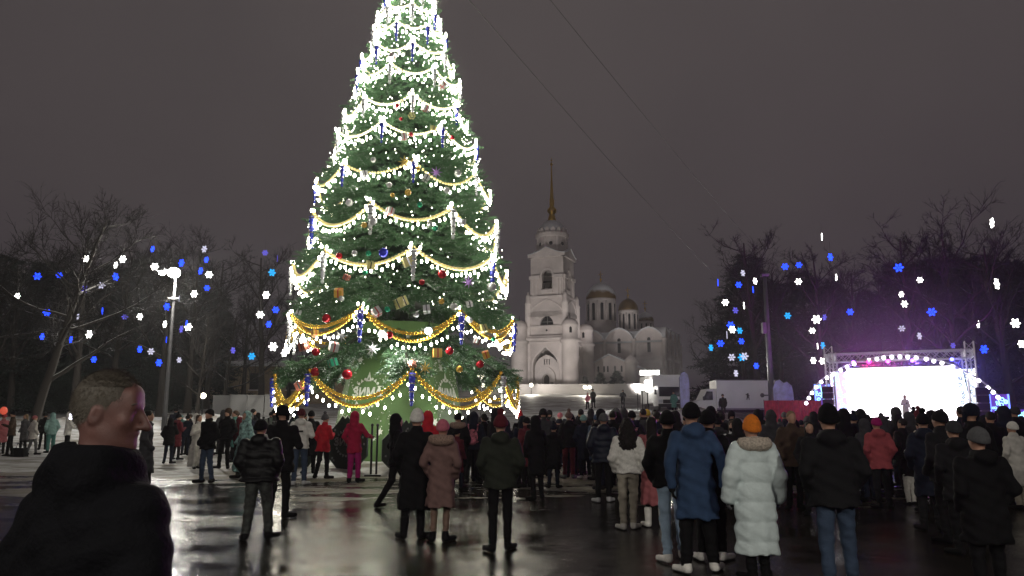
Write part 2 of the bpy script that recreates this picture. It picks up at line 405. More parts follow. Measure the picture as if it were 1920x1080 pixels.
# corner colonnettes between second tier and belfry
for a, b in ((-1, -1), (1, -1), (1, 1), (-1, 1)):
    mb = MB(); mb.lathe([(0.5, z1), (0.5, Zt(575)), (0.58, Zt(574)), (0.4, Zt(570)), (0.38, Zt(560)), (0.1, Zt(552))], 12, (a * s2, b * s2, 0)); mb.build('pilaster', PLASTER2, tower, True)
# belfry with open arches
s3 = 2.72; z3 = Zt(482)
w3 = face_tier(s3, z2 - 0.3, z3, arch(1.72, Zt(511) - Zt(546), 12, 0.0, 0.0, Zt(546)), 0.7, 'belfry')
for k in range(4):
    M = Matrix.Rotation(k * math.pi / 2, 4, 'Z'); mb = MB(); mb.M = M
    for q in (-2.3, -1.75, 1.75, 2.3): mb.box((q, -s3 - 0.09, (z2 + Zt(527)) / 2), (0.3, 0.18, Zt(527) - z2))
    mb.box((-1.9, -s3 - 0.16, Zt(524.5)), (1.55, 0.32, 0.55)); mb.box((1.9, -s3 - 0.16, Zt(524.5)), (1.55, 0.32, 0.55))
    mb.prism(arch(2.1, Zt(508) - Zt(524), 12, 0, 0, Zt(524)), -s3 - 0.14, -s3 - 0.004, [arch(1.74, Zt(511) - Zt(524), 12, 0, 0, Zt(523.9))])
    mb.box((0, -s3 - 0.2, z2 - 0.12), (2 * s3 + 0.4, 0.4, 0.3)); mb.box((0, -s3 - 0.1, Zt(551)), (1.9, 0.2, 0.5))
    # ogee gable
    g = [(-s3 - 0.35, z3 - 0.55), (-s3 - 0.35, z3 - 0.25)] + [(q * (s3 + 0.2), z3 - 0.1 + 1.15 * (1 - abs(q)) ** 1.5) for q in np.linspace(-1, 1, 15)] + [(s3 + 0.35, z3 - 0.25), (s3 + 0.35, z3 - 0.55)]
    mb.prism(g[::-1], -s3 - 0.36, -s3 + 0.3); mb.build('gable', PLASTER2, tower)
    rs = MB(); rs.M = M
    rs.prism([(q * (s3 + 0.3), z3 + 0.02 + 1.15 * (1 - abs(q)) ** 1.5) for q in np.linspace(-1, 1, 15)] + [(q * (s3 + 0.3), z3 - 0.08 + 1.15 * (1 - abs(q)) ** 1.5) for q in np.linspace(1, -1, 15)], -s3 - 0.45, -s3 + 0.5)
    rs.build('roof_snow', SNOWCLEAN, tower)
mb = MB(); mb.lathe([(0.85, Zt(545)), (0.8, Zt(541)), (0.45, Zt(536)), (0.3, Zt(531)), (0.1, Zt(529))], 16); bell = mb.build('bell', mat('bronze', (0.12, 0.09, 0.05), 0.4, 0.9), tower, True)
mb = MB(); mb.box((0, 0, Zt(529) + 0.1), (5.0, 0.2, 0.2)); mb.build('beam', mat('old_door'), bell)
mb = MB(); mb.box((0, 0, z2 - 0.5), (5.2, 5.2, 0.3)); mb.build('belfry_floor', PLASTER, tower)
# drum, dome, spire
rd = 29 * MX; z4 = Zt(441)
mb = MB(); mb.lathe([(rd * 1.0, z3 - 0.2), (rd * 1.0, Zt(449)), (rd * 1.07, Zt(447)), (rd * 1.1, Zt(443)), (rd * 1.1, Zt(441)), (rd * 0.9, Zt(440))], 24); drum = mb.build('drum', PLASTER, tower, False)
for k in range(8):
    a = R(45 * k + 22 - 8); M = Matrix.Rotation(a, 4, 'Z')
    d = MB(); d.M = M; d.prism(circ(0.30, 12, 0, Zt(462)), -rd - 0.02, -rd + 0.3); wd = d.build('window', DARKOPEN, drum)
    d = MB(); d.M = M; d.prism(circ(0.42, 14, 0, Zt(462)), -rd - 0.08, -rd + 0.3, [circ(0.31, 14, 0, Zt(462))]); d.build('frame', PLASTER2, drum)
    d = MB(); d.M = Matrix.Rotation(a + R(22.5), 4, 'Z'); d.box((0, -rd + 0.02, Zt(464)), (0.28, 0.22, Zt(449) - Zt(480))); d.build('pilaster', PLASTER2, drum)
mb = MB(); zd = Zt(441); hd = Zt(415) - zd; rr = 26 * MX
mb.lathe([(rr * 1.04, zd - 0.1), (rr * 1.04, zd + 0.1)] + [(rr * math.cos(t) ** 0.85 + 0.02, zd + 0.1 + hd * math.sin(t)) for t in np.linspace(0.0, 1.45, 9)], 24); dome = mb.build('dome', SNOWCLEAN, tower, True)
for k in range(16):
    d = MB(); d.M = Matrix.Rotation(R(22.5 * k), 4, 'Z'); d.prism(arch(0.75, 0.95, 6, 0.5, 0, zd - 0.02), -rr * 1.10, -rr * 1.02); d.build('scallop', PLASTER2, dome)
rs_ = 8 * MX
mb = MB(); zz = lambda p: Zt(p)
mb.lathe([(rs_ * 1.1, zz(417)), (rs_ * 0.85, zz(408)), (rs_ * 0.6, zz(402)), (rs_ * 1.1, zz(398)), (rs_ * 1.15, zz(394)), (rs_ * 0.8, zz(390)), (rs_ * 0.55, zz(388)), (rs_ * 0.6, zz(376)), (rs_ * 0.45, zz(372)), (rs_ * 0.22, zz(340)), (rs_ * 0.1, zz(310))], 12)
spire = mb.build('spire', GOLD, tower, True)
mb = MB(); mb.ball((0, 0, zz(308)), 0.24, 10, 6); mb.box((0, 0, zz(302)), (0.07, 0.07, 1.1)); mb.box((0, 0, zz(301)), (0.5, 0.06, 0.07)); mb.build('cross', GOLD, spire)

# cathedral, same orientation, further back to the right
YC = 132.0; MC = YC / FPX / CP
Zc = lambda py: at(960, py, YC).z
c0 = at(1187, 700, YC)
cath = empty('cathedral', (c0.x, YC + 3, 0), TROT, 'white cathedral with snow-capped domes behind the bell tower', 'cathedral')
HW = 7.7; HD = 7.8; zcb = Zc(745); zs = Zc(645); pitch_ = 2 * HW / 3
mb = MB(); mb.box((0, 0, (zcb + zs) / 2 - 1), (2 * HW, 2 * HD, zs - zcb + 2)); mb.build('wall', PLASTER, cath)
for k, (hw, hd, nb) in enumerate(((HW, HD, 3), (HD, HW, 4))):
    M = Matrix.Rotation(k * math.pi / 2, 4, 'Z'); pw = 2 * hw / nb
    for i in range(nb):
        x0 = -hw + pw * (i + 0.5)
        g = MB(); g.M = M
        g.prism(arch(pw * 0.97, Zc(622) - zs + 0.3, 12, 0.05, x0, zs - 0.3), -hd - 0.05, -hd + 1.6)
        g.prism(arch(pw * 0.80, Zc(627) - Zc(720), 12, 0.05, x0, Zc(720)), -hd - 0.16, -hd - 0.004, [arch(pw * 0.70, Zc(629) - Zc(719), 12, 0.05, x0, Zc(719))])
        gb = g.build('gable', PLASTER2, cath)
        g = MB(); g.M = M; g.prism(arch(pw * 1.01, Zc(619.5) - zs, 12, 0.05, x0, zs), -hd - 0.2, -hd + 1.7, [arch(pw * 0.97, Zc(622) - zs - 0.02, 12, 0.05, x0, zs + 0.01)]); g.build('roof_snow', SNOWCLEAN, gb)
        g = MB(); g.M = M; g.prism(arch(0.55, Zc(639) - Zc(666), 8, 0, x0, Zc(666)), -hd - 0.08, -hd + 0.2); wd = g.build('window', DARKOPEN, cath)
        g = MB(); g.M = M; g.prism(arch(0.9, Zc(637) - Zc(668), 8, 0, x0, Zc(668)), -hd - 0.13, -hd + 0.1, [arch(0.56, Zc(639) - Zc(666), 8, 0, x0, Zc(666))]); g.build('frame', PLASTER2, wd)
    for i in range(nb + 1):
        g = MB(); g.M = M; g.lathe([(0.32, zcb), (0.32, zs), (0.42, zs + 0.1), (0.42, zs + 0.4)], 10, (-hw + pw * i, -hd - 0.05, 0)); g.build('half_column', PLASTER2, cath, True)
    g = MB(); g.M = M; g.box((0, -hd - 0.1, Zc(676)), (2 * hw + 0.1, 0.25, 0.45)); g.build('cornice', PLASTER2, cath)
mb = MB(); mb.box((0, 0, zs + 0.9), (2 * HW - 1.2, 2 * HD - 1.2, 1.9), taper=0.86); mb.build('roof', ROOFSNOW, cath)
def drum_dome(px, pyb, pyt, rpx, dpy, Y, seed, snowy):
    p = at(px, pyt, Y); m = Y / FPX / CP; r = rpx * m; zl = at(960, pyb, Y).z; zu = p.z; zd_ = at(960, dpy, Y).z
    root = MB(); root.lathe([(r * 1.0, zl - 3), (r * 1.0, zl + 0.2), (r * 0.94, zl + 0.25), (r * 0.94, zu - 0.5), (r * 1.03, zu - 0.45), (r * 1.03, zu), (r * 0.9, zu + 0.01)], 28)
    inv = Matrix.Rotation(-TROT, 4, 'Z')
    lp = inv @ (Vector((p.x, Y, 0)) - Vector(cath.location))
    d = root.build('drum', PLASTER, cath, True, lp)
    nw = 10
    for k in range(nw):
        M = Matrix.Rotation(2 * math.pi * (k + 0.5) / nw, 4, 'Z')
        g = MB(); g.M = M; g.prism(arch(r * 0.2, (zu - zl) * 0.72, 8, 0, 0, zl + 0.35), -r * 0.97, -r * 0.8); wd = g.build('window', DARKOPEN, d)
        g = MB(); g.M = Matrix.Rotation(2 * math.pi * k / nw, 4, 'Z'); g.tube([(0, -r * 0.96, zl + 0.2), (0, -r * 0.96, zu - 0.5)], r * 0.075, 8); g.build('half_column', PLASTER2, d, True)
    g = MB(); h = zd_ - zu; prof = []
    for t in np.linspace(0, 1, 12):
        rr_ = r * (1.04 * math.cos(t * 1.5) ** 0.8 if t < 0.86 else 1.04 * math.cos(0.86 * 1.5) ** 0.8 * (1 - (t - 0.86) / 0.15))
        prof.append((max(0.05, rr_), zu + h * (math.sin(t * 1.5) * 0.86 + (t ** 6) * 0.14)))
    g.lathe(prof, 28); dm = g.build('dome', snowy, d, True)
    g = MB(); g.tube([(0, 0, zd_ - 0.2), (0, 0, zd_ + 0.5)], [0.14, 0.06], 8); g.ball((0, 0, zd_ + 0.5), 0.22, 8, 6); g.box((0, 0, zd_ + 1.3), (0.1, 0.1, 1.4)); g.box((0, 0, zd_ + 1.5), (0.8, 0.08, 0.1)); g.box((0, 0, zd_ + 1.15), (0.45, 0.08, 0.08), ry=0.3)
    g.build('cross', GOLD, dm)
drum_dome(1127, 606, 562, 27, 529, 137, 1, GOLDSNOW)
drum_dome(1178, 622, 583, 18, 559, 133, 2, mat('gilded_dome', (0.17, 0.11, 0.045), 0.5, 0.5, vary=0.25, vscale=1))
drum_dome(1210, 628, 603, 15, 584, 140, 3, GOLDSNOW)
# low annex joining tower and cathedral
an = at(1150, 720, 124)
annex = empty('annex_building', (an.x, 124, 0), TROT, 'low white annex with slit windows between bell tower and cathedral', 'building')
Za = lambda py: at(960, py, 124).z
mb = MB(); mb.prism([(-4.2, Za(745)), (4.2, Za(745)), (4.2, Za(690)), (0.0, Za(668)), (-4.2, Za(690))], -2.2, 6.0); mb.build('wall', PLASTER, annex)
mb = MB(); mb.prism([(-4.6, Za(692)), (0, Za(668) + 0.05), (4.6, Za(692)), (4.6, Za(690)), (0, Za(665)), (-4.6, Za(690))][::-1], -2.5, 6.2); mb.build('roof', SNOWCLEAN, annex)
for q in (-1.9, -0.9, -0.3, 0.9, 2.0):
    mb = MB(); mb.prism(arch(0.28, 1.0, 6, 0, q, Za(699)), -2.26, -2.0); mb.build('window', DARKOPEN, annex)
mb = MB(); mb.lathe([(1.0, Za(745)), (1.0, Za(685)), (1.2, Za(683)), (0.9, Za(676)), (0.2, Za(668))], 14, (3.6, -2.2, 0)); mb.build('turret', PLASTER2, annex, True)
# terrace wall in front of the tower
tw = at(1090, 742, 104); WALL = MB(); WALL.box((0, 0, 0), (26, 0.6, 1.5)); WALL.box((0, 0, 0.82), (26.4, 0.9, 0.22))
w_ = WALL.build('terrace_wall', snow_over('terrace_stone', (0.42, 0.40, 0.39), 0.8), loc=(tw.x, 104, gz(tw.x, 104) + 0.5)); w_.rotation_euler.z = R(-6)
tag(w_, 'long low snow-capped terrace wall in front of the bell tower', 'wall')
# ------------------------------------------------------------------ the decorated fir tree
YX = 25.5; tx = at(748, 820, YX).x
TREE = Vector((tx, YX, 0.0))
rows = [(706, 221), (606, 206), (506, 194), (428, 171), (352, 156), (277, 129), (222, 109), (163, 95), (117, 80), (75, 66), (36, 54), (0, 44), (-32, 32)]
ROW = []
for (py, hw) in rows:
    p = at(760, py, YX); depth = YX * CP + (p.z - CAMH) * SP
    ROW.append((p.z, hw * depth / FPX))
ZR = np.array([r[0] for r in ROW] + [ROW[-1][0] + 1.1]); RR = np.array([r[1] for r in ROW] + [0.12])
def tree_r(z): return np.interp(z, ZR, RR)
PINE = snow_over('fir_needles', (0.064, 0.140, 0.066), 0.52, 0.62, 1.6, (0.5, 0.55, 0.55))
def sprig_template(nn, seed):
    r = np.random.default_rng(seed); tri = []
    for i in range(nn):
        t = (i + 0.5) / nn; a = i * 2.4; L = 0.30 * (1 - 0.55 * t) * r.uniform(0.8, 1.2)
        b = np.array([t * 0.8, 0, 0]); d = np.array([0.62, math.cos(a) * 0.8, math.sin(a) * 0.8]); d /= np.linalg.norm(d)
        s = np.cross(d, [0.3, 0.5, 0.8]); s /= np.linalg.norm(s)
        tri.append([b - s * 0.028, b + s * 0.028, b + d * L])
    tri.append([[0, -0.02, 0], [0, 0.02, 0], [1.0, 0, 0]]); tri.append([[0, 0, -0.02], [0, 0, 0.02], [1.0, 0, 0]])
    return np.array(tri)                     # (n,3,3), pointing along +x
def place_sprigs(name, P, D, L, material, parent, nn=24, seed=1, loc=None):
    """joins sprigs (base P, direction D, length L) into one mesh"""
    T = sprig_template(nn, seed); P = np.asarray(P); D = np.asarray(D); L = np.asarray(L)
    D = D / np.linalg.norm(D, axis=1, keepdims=True)
    up = np.random.default_rng(seed).normal(size=D.shape); A = np.cross(D, up); A /= np.linalg.norm(A, axis=1, keepdims=True); B = np.cross(D, A)
    t = T.reshape(-1, 3)
    V = P[:, None, :] + L[:, None, None] * (t[None, :, 0:1] * D[:, None, :] + t[None, :, 1:2] * A[:, None, :] + t[None, :, 2:3] * B[:, None, :])
    V = V.reshape(-1, 3); F = np.arange(len(V)).reshape(-1, 3)
    o = link(name, np_mesh(name, V, F, [material]), parent, loc); o['kind'] = 'stuff'; return o
ftree = empty('christmas_tree', TREE, 0, 'huge decorated fir tree with green cladding at its foot on the square', 'christmas tree')
OFF = [R(13), R(-9.5)]                       # angles of the hanging points, alternating from row to row (0 faces the camera)
def tdir(a): return np.array([math.sin(a), -math.cos(a)])
P_, D_, L_ = [], [], []
def sprig(p, d, L): P_.append(p); D_.append(d); L_.append(L)
levels = []
for i in range(1, len(ZR) - 1):
    n = 5 if i < 6 else 4
    for j in range(n): f = j / n; levels.append((ZR[i] * (1 - f) + ZR[i + 1] * f, i, f))
for (z, i, f) in levels:
    Rr = float(tree_r(z)) * (1.0 if f == 0 else 0.98 - 0.07 * math.sin(math.pi * f))
    nb = max(8, int(2 * math.pi * Rr / 0.36)); a0 = rng.uniform(0, 1)
    for k in range(nb):
        a = 2 * math.pi * (k + a0 + rng.uniform(-0.3, 0.3)) / nb
        ph = ((a - OFF[i % 2]) / R(45)) % 1.0; sc = abs(ph - 0.5) * 2
        Rb = Rr * (0.94 + 0.06 * sc ** 2 + rng.uniform(-0.06, 0.05)); u = tdir(a); zt = z + rng.uniform(-0.12, 0.12)
        m = max(4, int(Rb * 0.62 / 0.15))
        for q in range(m):
            t = 0.42 + 0.58 * (q + rng.uniform(0, 1)) / m; r_ = Rb * t
            droop = 0.30 * (1 - t) * Rb + 0.1 * math.sin(t * 3)
            p = np.array([u[0] * r_, u[1] * r_, zt + droop])
            side = rng.choice([-1, 1]) * rng.uniform(0.3, 1.1)
            d = np.array([u[0] - u[1] * side, u[1] + u[0] * side, rng.uniform(-0.75, 0.15)])
            if q >= m - 2: d = np.array([u[0] + rng.normal(0, 0.25), u[1] + rng.normal(0, 0.25), rng.uniform(-0.35, 0.45)])
            sprig(p, d, rng.uniform(0.34, 0.55) * (1.0 if Rb > 1.5 else 0.75))
# bottom boughs: eight long drooping arms with gaps between them
for k in range(8):
    a = OFF[0] + k * R(45) + R(-2); u = tdir(a); s_ = np.array([-u[1], u[0]])
    R0 = ROW[0][1]
    for q in range(420):
        t = rng.uniform(0, 1) ** 0.8; r_ = 1.2 + (R0 - 1.3) * t
        zc = ROW[1][0] - 0.35 - (ROW[1][0] - ROW[0][0] - 0.30) * t ** 0.8
        wd = (0.75 * (1 - t) + 0.42) * rng.normal(0, 0.42); hz = rng.normal(0, 0.16) - 0.10 * abs(wd)
        p = np.array([*(u * r_ + s_ * wd), zc + hz])
        d = np.array([*(u * rng.uniform(0.3, 1.2) + s_ * (np.sign(wd) * rng.uniform(0, 1.0))), rng.uniform(-0.8, 0.1)])
        sprig(p, d, rng.uniform(0.34, 0.6))
for q in range(1300):                        # the skirt under the second row
    a = rng.uniform(0, 2 * math.pi); u = tdir(a); t = rng.uniform(0.4, 1.0); r_ = (ROW[1][1] - 0.15) * t
    z = ROW[1][0] + 0.15 + 0.75 * (1 - t) * 1.6 + rng.normal(0, 0.12)
    sprig(np.array([*(u * r_), z]), np.array([*(u * rng.uniform(0.4, 1) + rng.normal(0, 0.5, 2)), rng.uniform(-0.9, 0.1)]), rng.uniform(0.34, 0.58))
place_sprigs('foliage', P_, D_, L_, PINE, ftree, 26, 3)
mb = MB(); mb.tube([(0, 0, 0), (0, 0, ZR[-1])], [0.3, 0.06], 10); mb.build('trunk', mat('trunk_steel', (0.03, 0.045, 0.03), 0.7), ftree)
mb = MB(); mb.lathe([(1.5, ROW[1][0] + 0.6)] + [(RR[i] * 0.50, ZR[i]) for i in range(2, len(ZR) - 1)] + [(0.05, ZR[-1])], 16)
mb.build('inner_dark_cone', mat('dark_green_shade', (0.008, 0.022, 0.012), 0.9), ftree)  # added dark cone for the shaded inside, blocks the view through the boughs
for k in range(8):                           # arms that carry the bottom boughs
    u = tdir(OFF[0] + k * R(45) - R(2)); mb = MB()
    mb.tube([(u[0] * 0.2, u[1] * 0.2, ROW[1][0] + 0.1), (u[0] * 2.2, u[1] * 2.2, ROW[1][0] - 0.75), (u[0] * ROW[0][1], u[1] * ROW[0][1], ROW[0][0] + 0.05)], [0.08, 0.06, 0.03], 6)
    mb.build('bough', MATS['trunk_steel'], ftree)

# green cladding with print
PANEL = mat('green_cladding', (0.105, 0.205, 0.065), 0.5, vary=0.06, vscale=1.2)
PRINT = mat('white_print', (0.78, 0.80, 0.76), 0.6, vary=0.0)
GREYPRINT = mat('grey_print', (0.20, 0.22, 0.21), 0.6, vary=0.0)
def clad_r(z): return 2.42 - 0.185 * z
def text_mesh(txt, size, ext):
    cu = bpy.data.curves.new('lettering', 'FONT'); cu.body = txt; cu.size = size; cu.extrude = ext; cu.align_x = 'CENTER'; cu.align_y = 'CENTER'; cu.resolution_u = 2; cu.offset = size * 0.025
    o = bpy.data.objects.new('lettering', cu); col.objects.link(o)
    dg = bpy.context.evaluated_depsgraph_get(); me = bpy.data.meshes.new_from_object(o.evaluated_get(dg))
    vs = [(v.co.x, -v.co.z, v.co.y) for v in me.vertices]; fs = [tuple(p.vertices) for p in me.polygons]
    bpy.data.objects.remove(o); bpy.data.curves.remove(cu); bpy.data.meshes.remove(me)
    return vs, fs
WORD = text_mesh('ЗИМА', 0.46, 0.008)
def flake(mb, x, z, r, y0=-0.012, y1=0.0, n=6, a0=0.0):
    pts = []
    for i in range(n * 2):
        a = a0 + math.pi * i / n; q = r if i % 2 == 0 else r * 0.45; pts.append((x + q * math.cos(a), z + q * math.sin(a)))
    mb.prism(pts[::-1], y0, y1)
def logo(mb, x, z, s):
    """round emblem: ring of petals, a fir tip on top, the word across it"""
    for i in range(22):
        a = math.pi / 2 + 2 * math.pi * i / 22; q = 0.56 * s; cx, cz = x + q * math.cos(a), z + q * math.sin(a)
        if i == 0:
            mb.prism([(cx - 0.12 * s, cz - 0.1 * s), (cx + 0.12 * s, cz - 0.1 * s), (cx, cz + 0.26 * s)], -0.012, 0, [[(cx - 0.05 * s, cz - 0.05 * s), (cx, cz + 0.1 * s), (cx + 0.05 * s, cz - 0.05 * s)]])
        elif i % 2: mb.prism(circ(0.055 * s, 8, cx, cz)[::-1], -0.012, 0)
        else:
            c_, s_ = math.cos(a), math.sin(a)
            mb.prism([(cx + 0.08 * s * c_, cz + 0.08 * s * s_), (cx - 0.05 * s * c_ - 0.07 * s * s_, cz - 0.05 * s * s_ + 0.07 * s * c_), (cx - 0.05 * s * c_ + 0.07 * s * s_, cz - 0.05 * s * s_ - 0.07 * s * c_)], -0.012, 0)
    M0 = mb.M; mb.M = M0 @ Matrix.Translation((x, -0.008, z + 0.02)) @ Matrix.Scale(s, 4); mb.add(*WORD); mb.M = M0
ZL = at(742, 735, YX - 2).z
for k in range(8):
    a0, a1 = R(-3 + 45 * k), R(42 + 45 * k); am = (a0 + a1) / 2; zt = ROW[1][0] - 0.10
    mb = MB(); z0, z1_ = 0.05, zt
    def pt(a, z, s=1.0): u = tdir(a) * clad_r(z) * s; return (u[0], u[1], z)
    mb.add([pt(a0, z0), pt(a1, z0), pt(a1, z1_), pt(a0, z1_), pt(a0, z0, 0.97), pt(a1, z0, 0.97), pt(a1, z1_, 0.96), pt(a0, z1_, 0.96)],
           [(0, 1, 2, 3), (7, 6, 5, 4), (0, 4, 5, 1), (1, 5, 6, 2), (2, 6, 7, 3), (3, 7, 4, 0)])
    pn = mb.build('panel', PANEL, ftree)
    # print lies on the sloping face
    ap = math.cos(R(22.5)); slope = math.atan(0.185 * ap)
    pr = MB(); pr.M = Matrix.Rotation(am, 4, 'Z') @ Matrix.Translation((0, -clad_r(0) * ap - 0.006, 0)) @ Matrix.Rotation(-slope, 4, 'X')
    if k % 2 == 1: logo(pr, 0, ZL, 0.85)
    rr2 = random.Random(k)
    for q in range(7):
        zq = rr2.uniform(0.5, 1.55); flake(pr, rr2.uniform(-0.75, 0.75), zq, rr2.uniform(0.07, 0.17), a0=rr2.uniform(0, 1))
    for q in range(4): flake(pr, rr2.uniform(-0.5, 0.5), rr2.uniform(3.2, zt - 0.2), rr2.uniform(0.08, 0.16))
    for q in range(130):
        e_ = rr2.choice([-1, 1]); zq = rr2.uniform(2.6, zt - 0.1) if rr2.random() < 0.7 else rr2.uniform(0.9, 2.6)
        xq = e_ * (0.36 * clad_r(zq) - abs(rr2.gauss(0, 0.16))); g = rr2.uniform(0.006, 0.02)
        pr.prism([(xq - g, zq - g), (xq + g, zq - g), (xq + g, zq + g), (xq - g, zq + g)], -0.01, 0)
    pr.build('print', PRINT, pn)['kind'] = 'stuff'

# garlands
GBEAD = mat('gold_beads_faint_glow', (0.80, 0.55, 0.10), 0.22, metal=1.0, emit=(1.0, 0.62, 0.10), estr=0.12, vary=0.05)  # bulb light on the beads put in as glow, paler up the rows
GBEADHI = mat('gold_beads_glow', (0.85, 0.70, 0.30), 0.3, metal=0.6, emit=(1.0, 0.80, 0.36), estr=0.35, vary=0.05)
GBEADTOP = mat('gold_beads_bright_glow', (0.85, 0.75, 0.45), 0.3, metal=0.4, emit=(1.0, 0.90, 0.62), estr=1.6, vary=0.05)
BULB = emis('white_bulb', (1.0, 0.94, 0.78), 56.0)
ordn = ['bottom', 'second', 'third', 'fourth', 'fifth', 'sixth', 'seventh', 'eighth', 'ninth', 'tenth', 'eleventh', 'twelfth', 'thirteenth']
def bead_tpl(n, m, r, sz):
    V = [(0, 0, -r * sz)]; F = []
    for i in range(1, m):
        for k in range(n): t = math.pi * i / m; V.append((r * math.sin(t) * math.cos(2 * math.pi * k / n), r * math.sin(t) * math.sin(2 * math.pi * k / n), -r * sz * math.cos(t)))
    V.append((0, 0, r * sz)); last = len(V) - 1
    for k in range(n):
        k2 = (k + 1) % n; F.append((0, 1 + k2, 1 + k)); F.append((last, 1 + (m - 2) * n + k, 1 + (m - 2) * n + k2))
        for i in range(m - 2): a = 1 + i * n; F.append((a + k, a + k2, a + n + k2)); F.append((a + k, a + n + k2, a + n + k))
    return np.array(V), np.array(F)
def scatter(tpl, pts, name, material, parent, smooth=True):
    V, F = tpl; pts = np.asarray(pts); VV = (pts[:, None, :] + V[None]).reshape(-1, 3)
    FF = (F[None] + (np.arange(len(pts)) * len(V))[:, None, None]).reshape(-1, 3)
    return link(name, np_mesh(name, VV, FF, [material], smooth=smooth), parent)
HANG = []
for i in range(13):
    z, r = ROW[i]; a0 = OFF[i % 2]
    for k in range(-3, 3):
        A, B = a0 + k * R(45), a0 + (k + 1) * R(45)
        if B < R(-105) or A > R(105): continue
        length = r * R(45); sag = min(0.215 * length, 0.85) * rng.uniform(0.75, 1.25)
        if i == 0: sag = 0.80 * rng.uniform(0.9, 1.1)
        g = empty('garland', TREE, 0, f'gold bead and white bulb swag in the {ordn[i]} row up the fir tree', 'garland', f'swags of the {ordn[i]} row on the fir tree')
        beads, bulbs = [], []
        for row_ in range(2 if i < 2 else 1):
            sg = sag + 0.22 * row_; n = int(length * 1.15 / (0.125 if i < 5 else 0.11)) + 2
            for q in range(n + 1):
                t = q / n; a = A + (B - A) * t; rb = r * (1.0 - 0.03 * 4 * t * (1 - t)) + 0.07; s4 = 4 * t * (1 - t)
                beads.append((rb * math.sin(a), -rb * math.cos(a), z - sg * s4 - 0.01))
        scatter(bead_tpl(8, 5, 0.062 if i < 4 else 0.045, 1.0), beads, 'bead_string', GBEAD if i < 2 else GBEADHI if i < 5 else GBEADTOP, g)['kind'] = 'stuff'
        n = max(6, int(length / (0.17 if i < 6 else 0.13)))
        if i == 0: n = int(n * 0.8)
        for q in range(n + 1):
            t = (q + 0.5) / (n + 1); a = A + (B - A) * t; s4 = 4 * t * (1 - t)
            dz = 0.14 + (0.22 if i < 2 else 0.0) + rng.uniform(-0.04, 0.09) + (0.08 if q % 2 else 0)
            rb = r * (1 - 0.02 * s4) + 0.08
            bulbs.append((rb * math.sin(a), -rb * math.cos(a), z - (sag * s4) - dz))
        if i >= 1:                              # the thick falls of bulbs at both ends
            for q in range(5):
                for a in (A, B): bulbs.append(((r + 0.1) * math.sin(a + rng.normal(0, 0.03)), -(r + 0.1) * math.cos(a + rng.normal(0, 0.03)), z - 0.12 * q + 0.1))
        wm = MB(); wm.tube([b for b in beads[:int(len(beads) / (2 if i < 2 else 1))]], 0.008, 3)
        wm.build('wire', MATS['trunk_steel'], g)
        scatter(bead_tpl(6, 4, 0.030 if i < 2 else 0.034, 1.7), bulbs, 'bulbs', BULB, g)['kind'] = 'stuff'
    for k in range(-2, 3):
        a = a0 + k * R(45)
        if abs(a) < R(100): HANG.append((i, a))
FB = []
for q in range(1500):                        # small lights wound through the boughs, thickest towards the top
    z = ROW[1][0] + (ZR[-1] - ROW[1][0]) * rng.uniform(0, 0.92); a = rng.uniform(-2.0, 2.0); r = float(tree_r(z)) * rng.uniform(0.82, 1.0) + 0.03
    if z < ROW[4][0] and rng.uniform() < 0.6: continue
    FB.append((r * math.sin(a), -r * math.cos(a), z + 0.1))
scatter(bead_tpl(5, 4, 0.014, 1.4), FB, 'fairy_lights', emis('fairy_glow', (1.0, 0.94, 0.80), 20.0), ftree)['kind'] = 'stuff'
# icicle pendants at the hanging points
def pendant(c1, c2, e1):
    root = empty('icicle_pendant', (0, 0, 0))
    mb = MB(); L = 0.95
    pr = []
    for j in range(8):
        t = j / 8; rr_ = 0.105 * (1 - 0.62 * t ** 1.5); pr += [(rr_ * 0.78, -t * L), (rr_, -(t + 0.03) * L), (rr_, -(t + 0.08) * L), (rr_ * 0.78, -(t + 0.105) * L)]
    pr.append((0.01, -L)); mb.lathe(pr[::-1], 10); mb.build('icicle', c1, root, True)
    mb = MB()
    for j in range(0, 8, 2): t = (j + 0.05) / 8; mb.lathe([(0.118 * (1 - 0.62 * t ** 1.5), -(t + 0.085) * L), (0.118 * (1 - 0.62 * t ** 1.5), -(t + 0.045) * L)], 10, cap=False)
    mb.build('rings', c2, root, True)['kind'] = 'stuff'
    mb = MB(); mb.tube([(0, 0, 0), (0, 0, 0.16)], 0.012, 5); mb.ball((0, 0, 0.03), 0.05, 8, 5); mb.build('hanger', MATS['trunk_steel'], root)
    return root
BLUEI = mat('blue_icicle', (0.035, 0.045, 0.30), 0.25, emit=(0.05, 0.08, 1.0), estr=0.08, vary=0.1); WHITEI = mat('white_icicle', (0.62, 0.64, 0.68), 0.25, vary=0.1)
SILV = mat('silver_trim', (0.75, 0.76, 0.8), 0.2, metal=1.0, vary=0.0)
pb, pw_ = pendant(BLUEI, SILV, 0), pendant(WHITEI, SILV, 0); usedp = [False, False]
for n_, (i, a) in enumerate(HANG):
    z, r = ROW[i]; w_i = (n_ * 7 // 3) % 2; src = (pb, pw_)[w_i]
    o = src if not usedp[w_i] else copy_tree(src); usedp[w_i] = True
    sc = 1.0 if i < 4 else 0.72; o.location = TREE + Vector(((r + 0.13) * math.sin(a), -(r + 0.13) * math.cos(a), z - 0.1)); o.scale = (sc,) * 3
    cn = ('blue', 'white')[w_i]
    tag(o, f'{cn} ringed icicle pendant on the {ordn[i]} row up the fir tree', 'pendant', f'{cn} icicle pendants of the {ordn[i]} row')
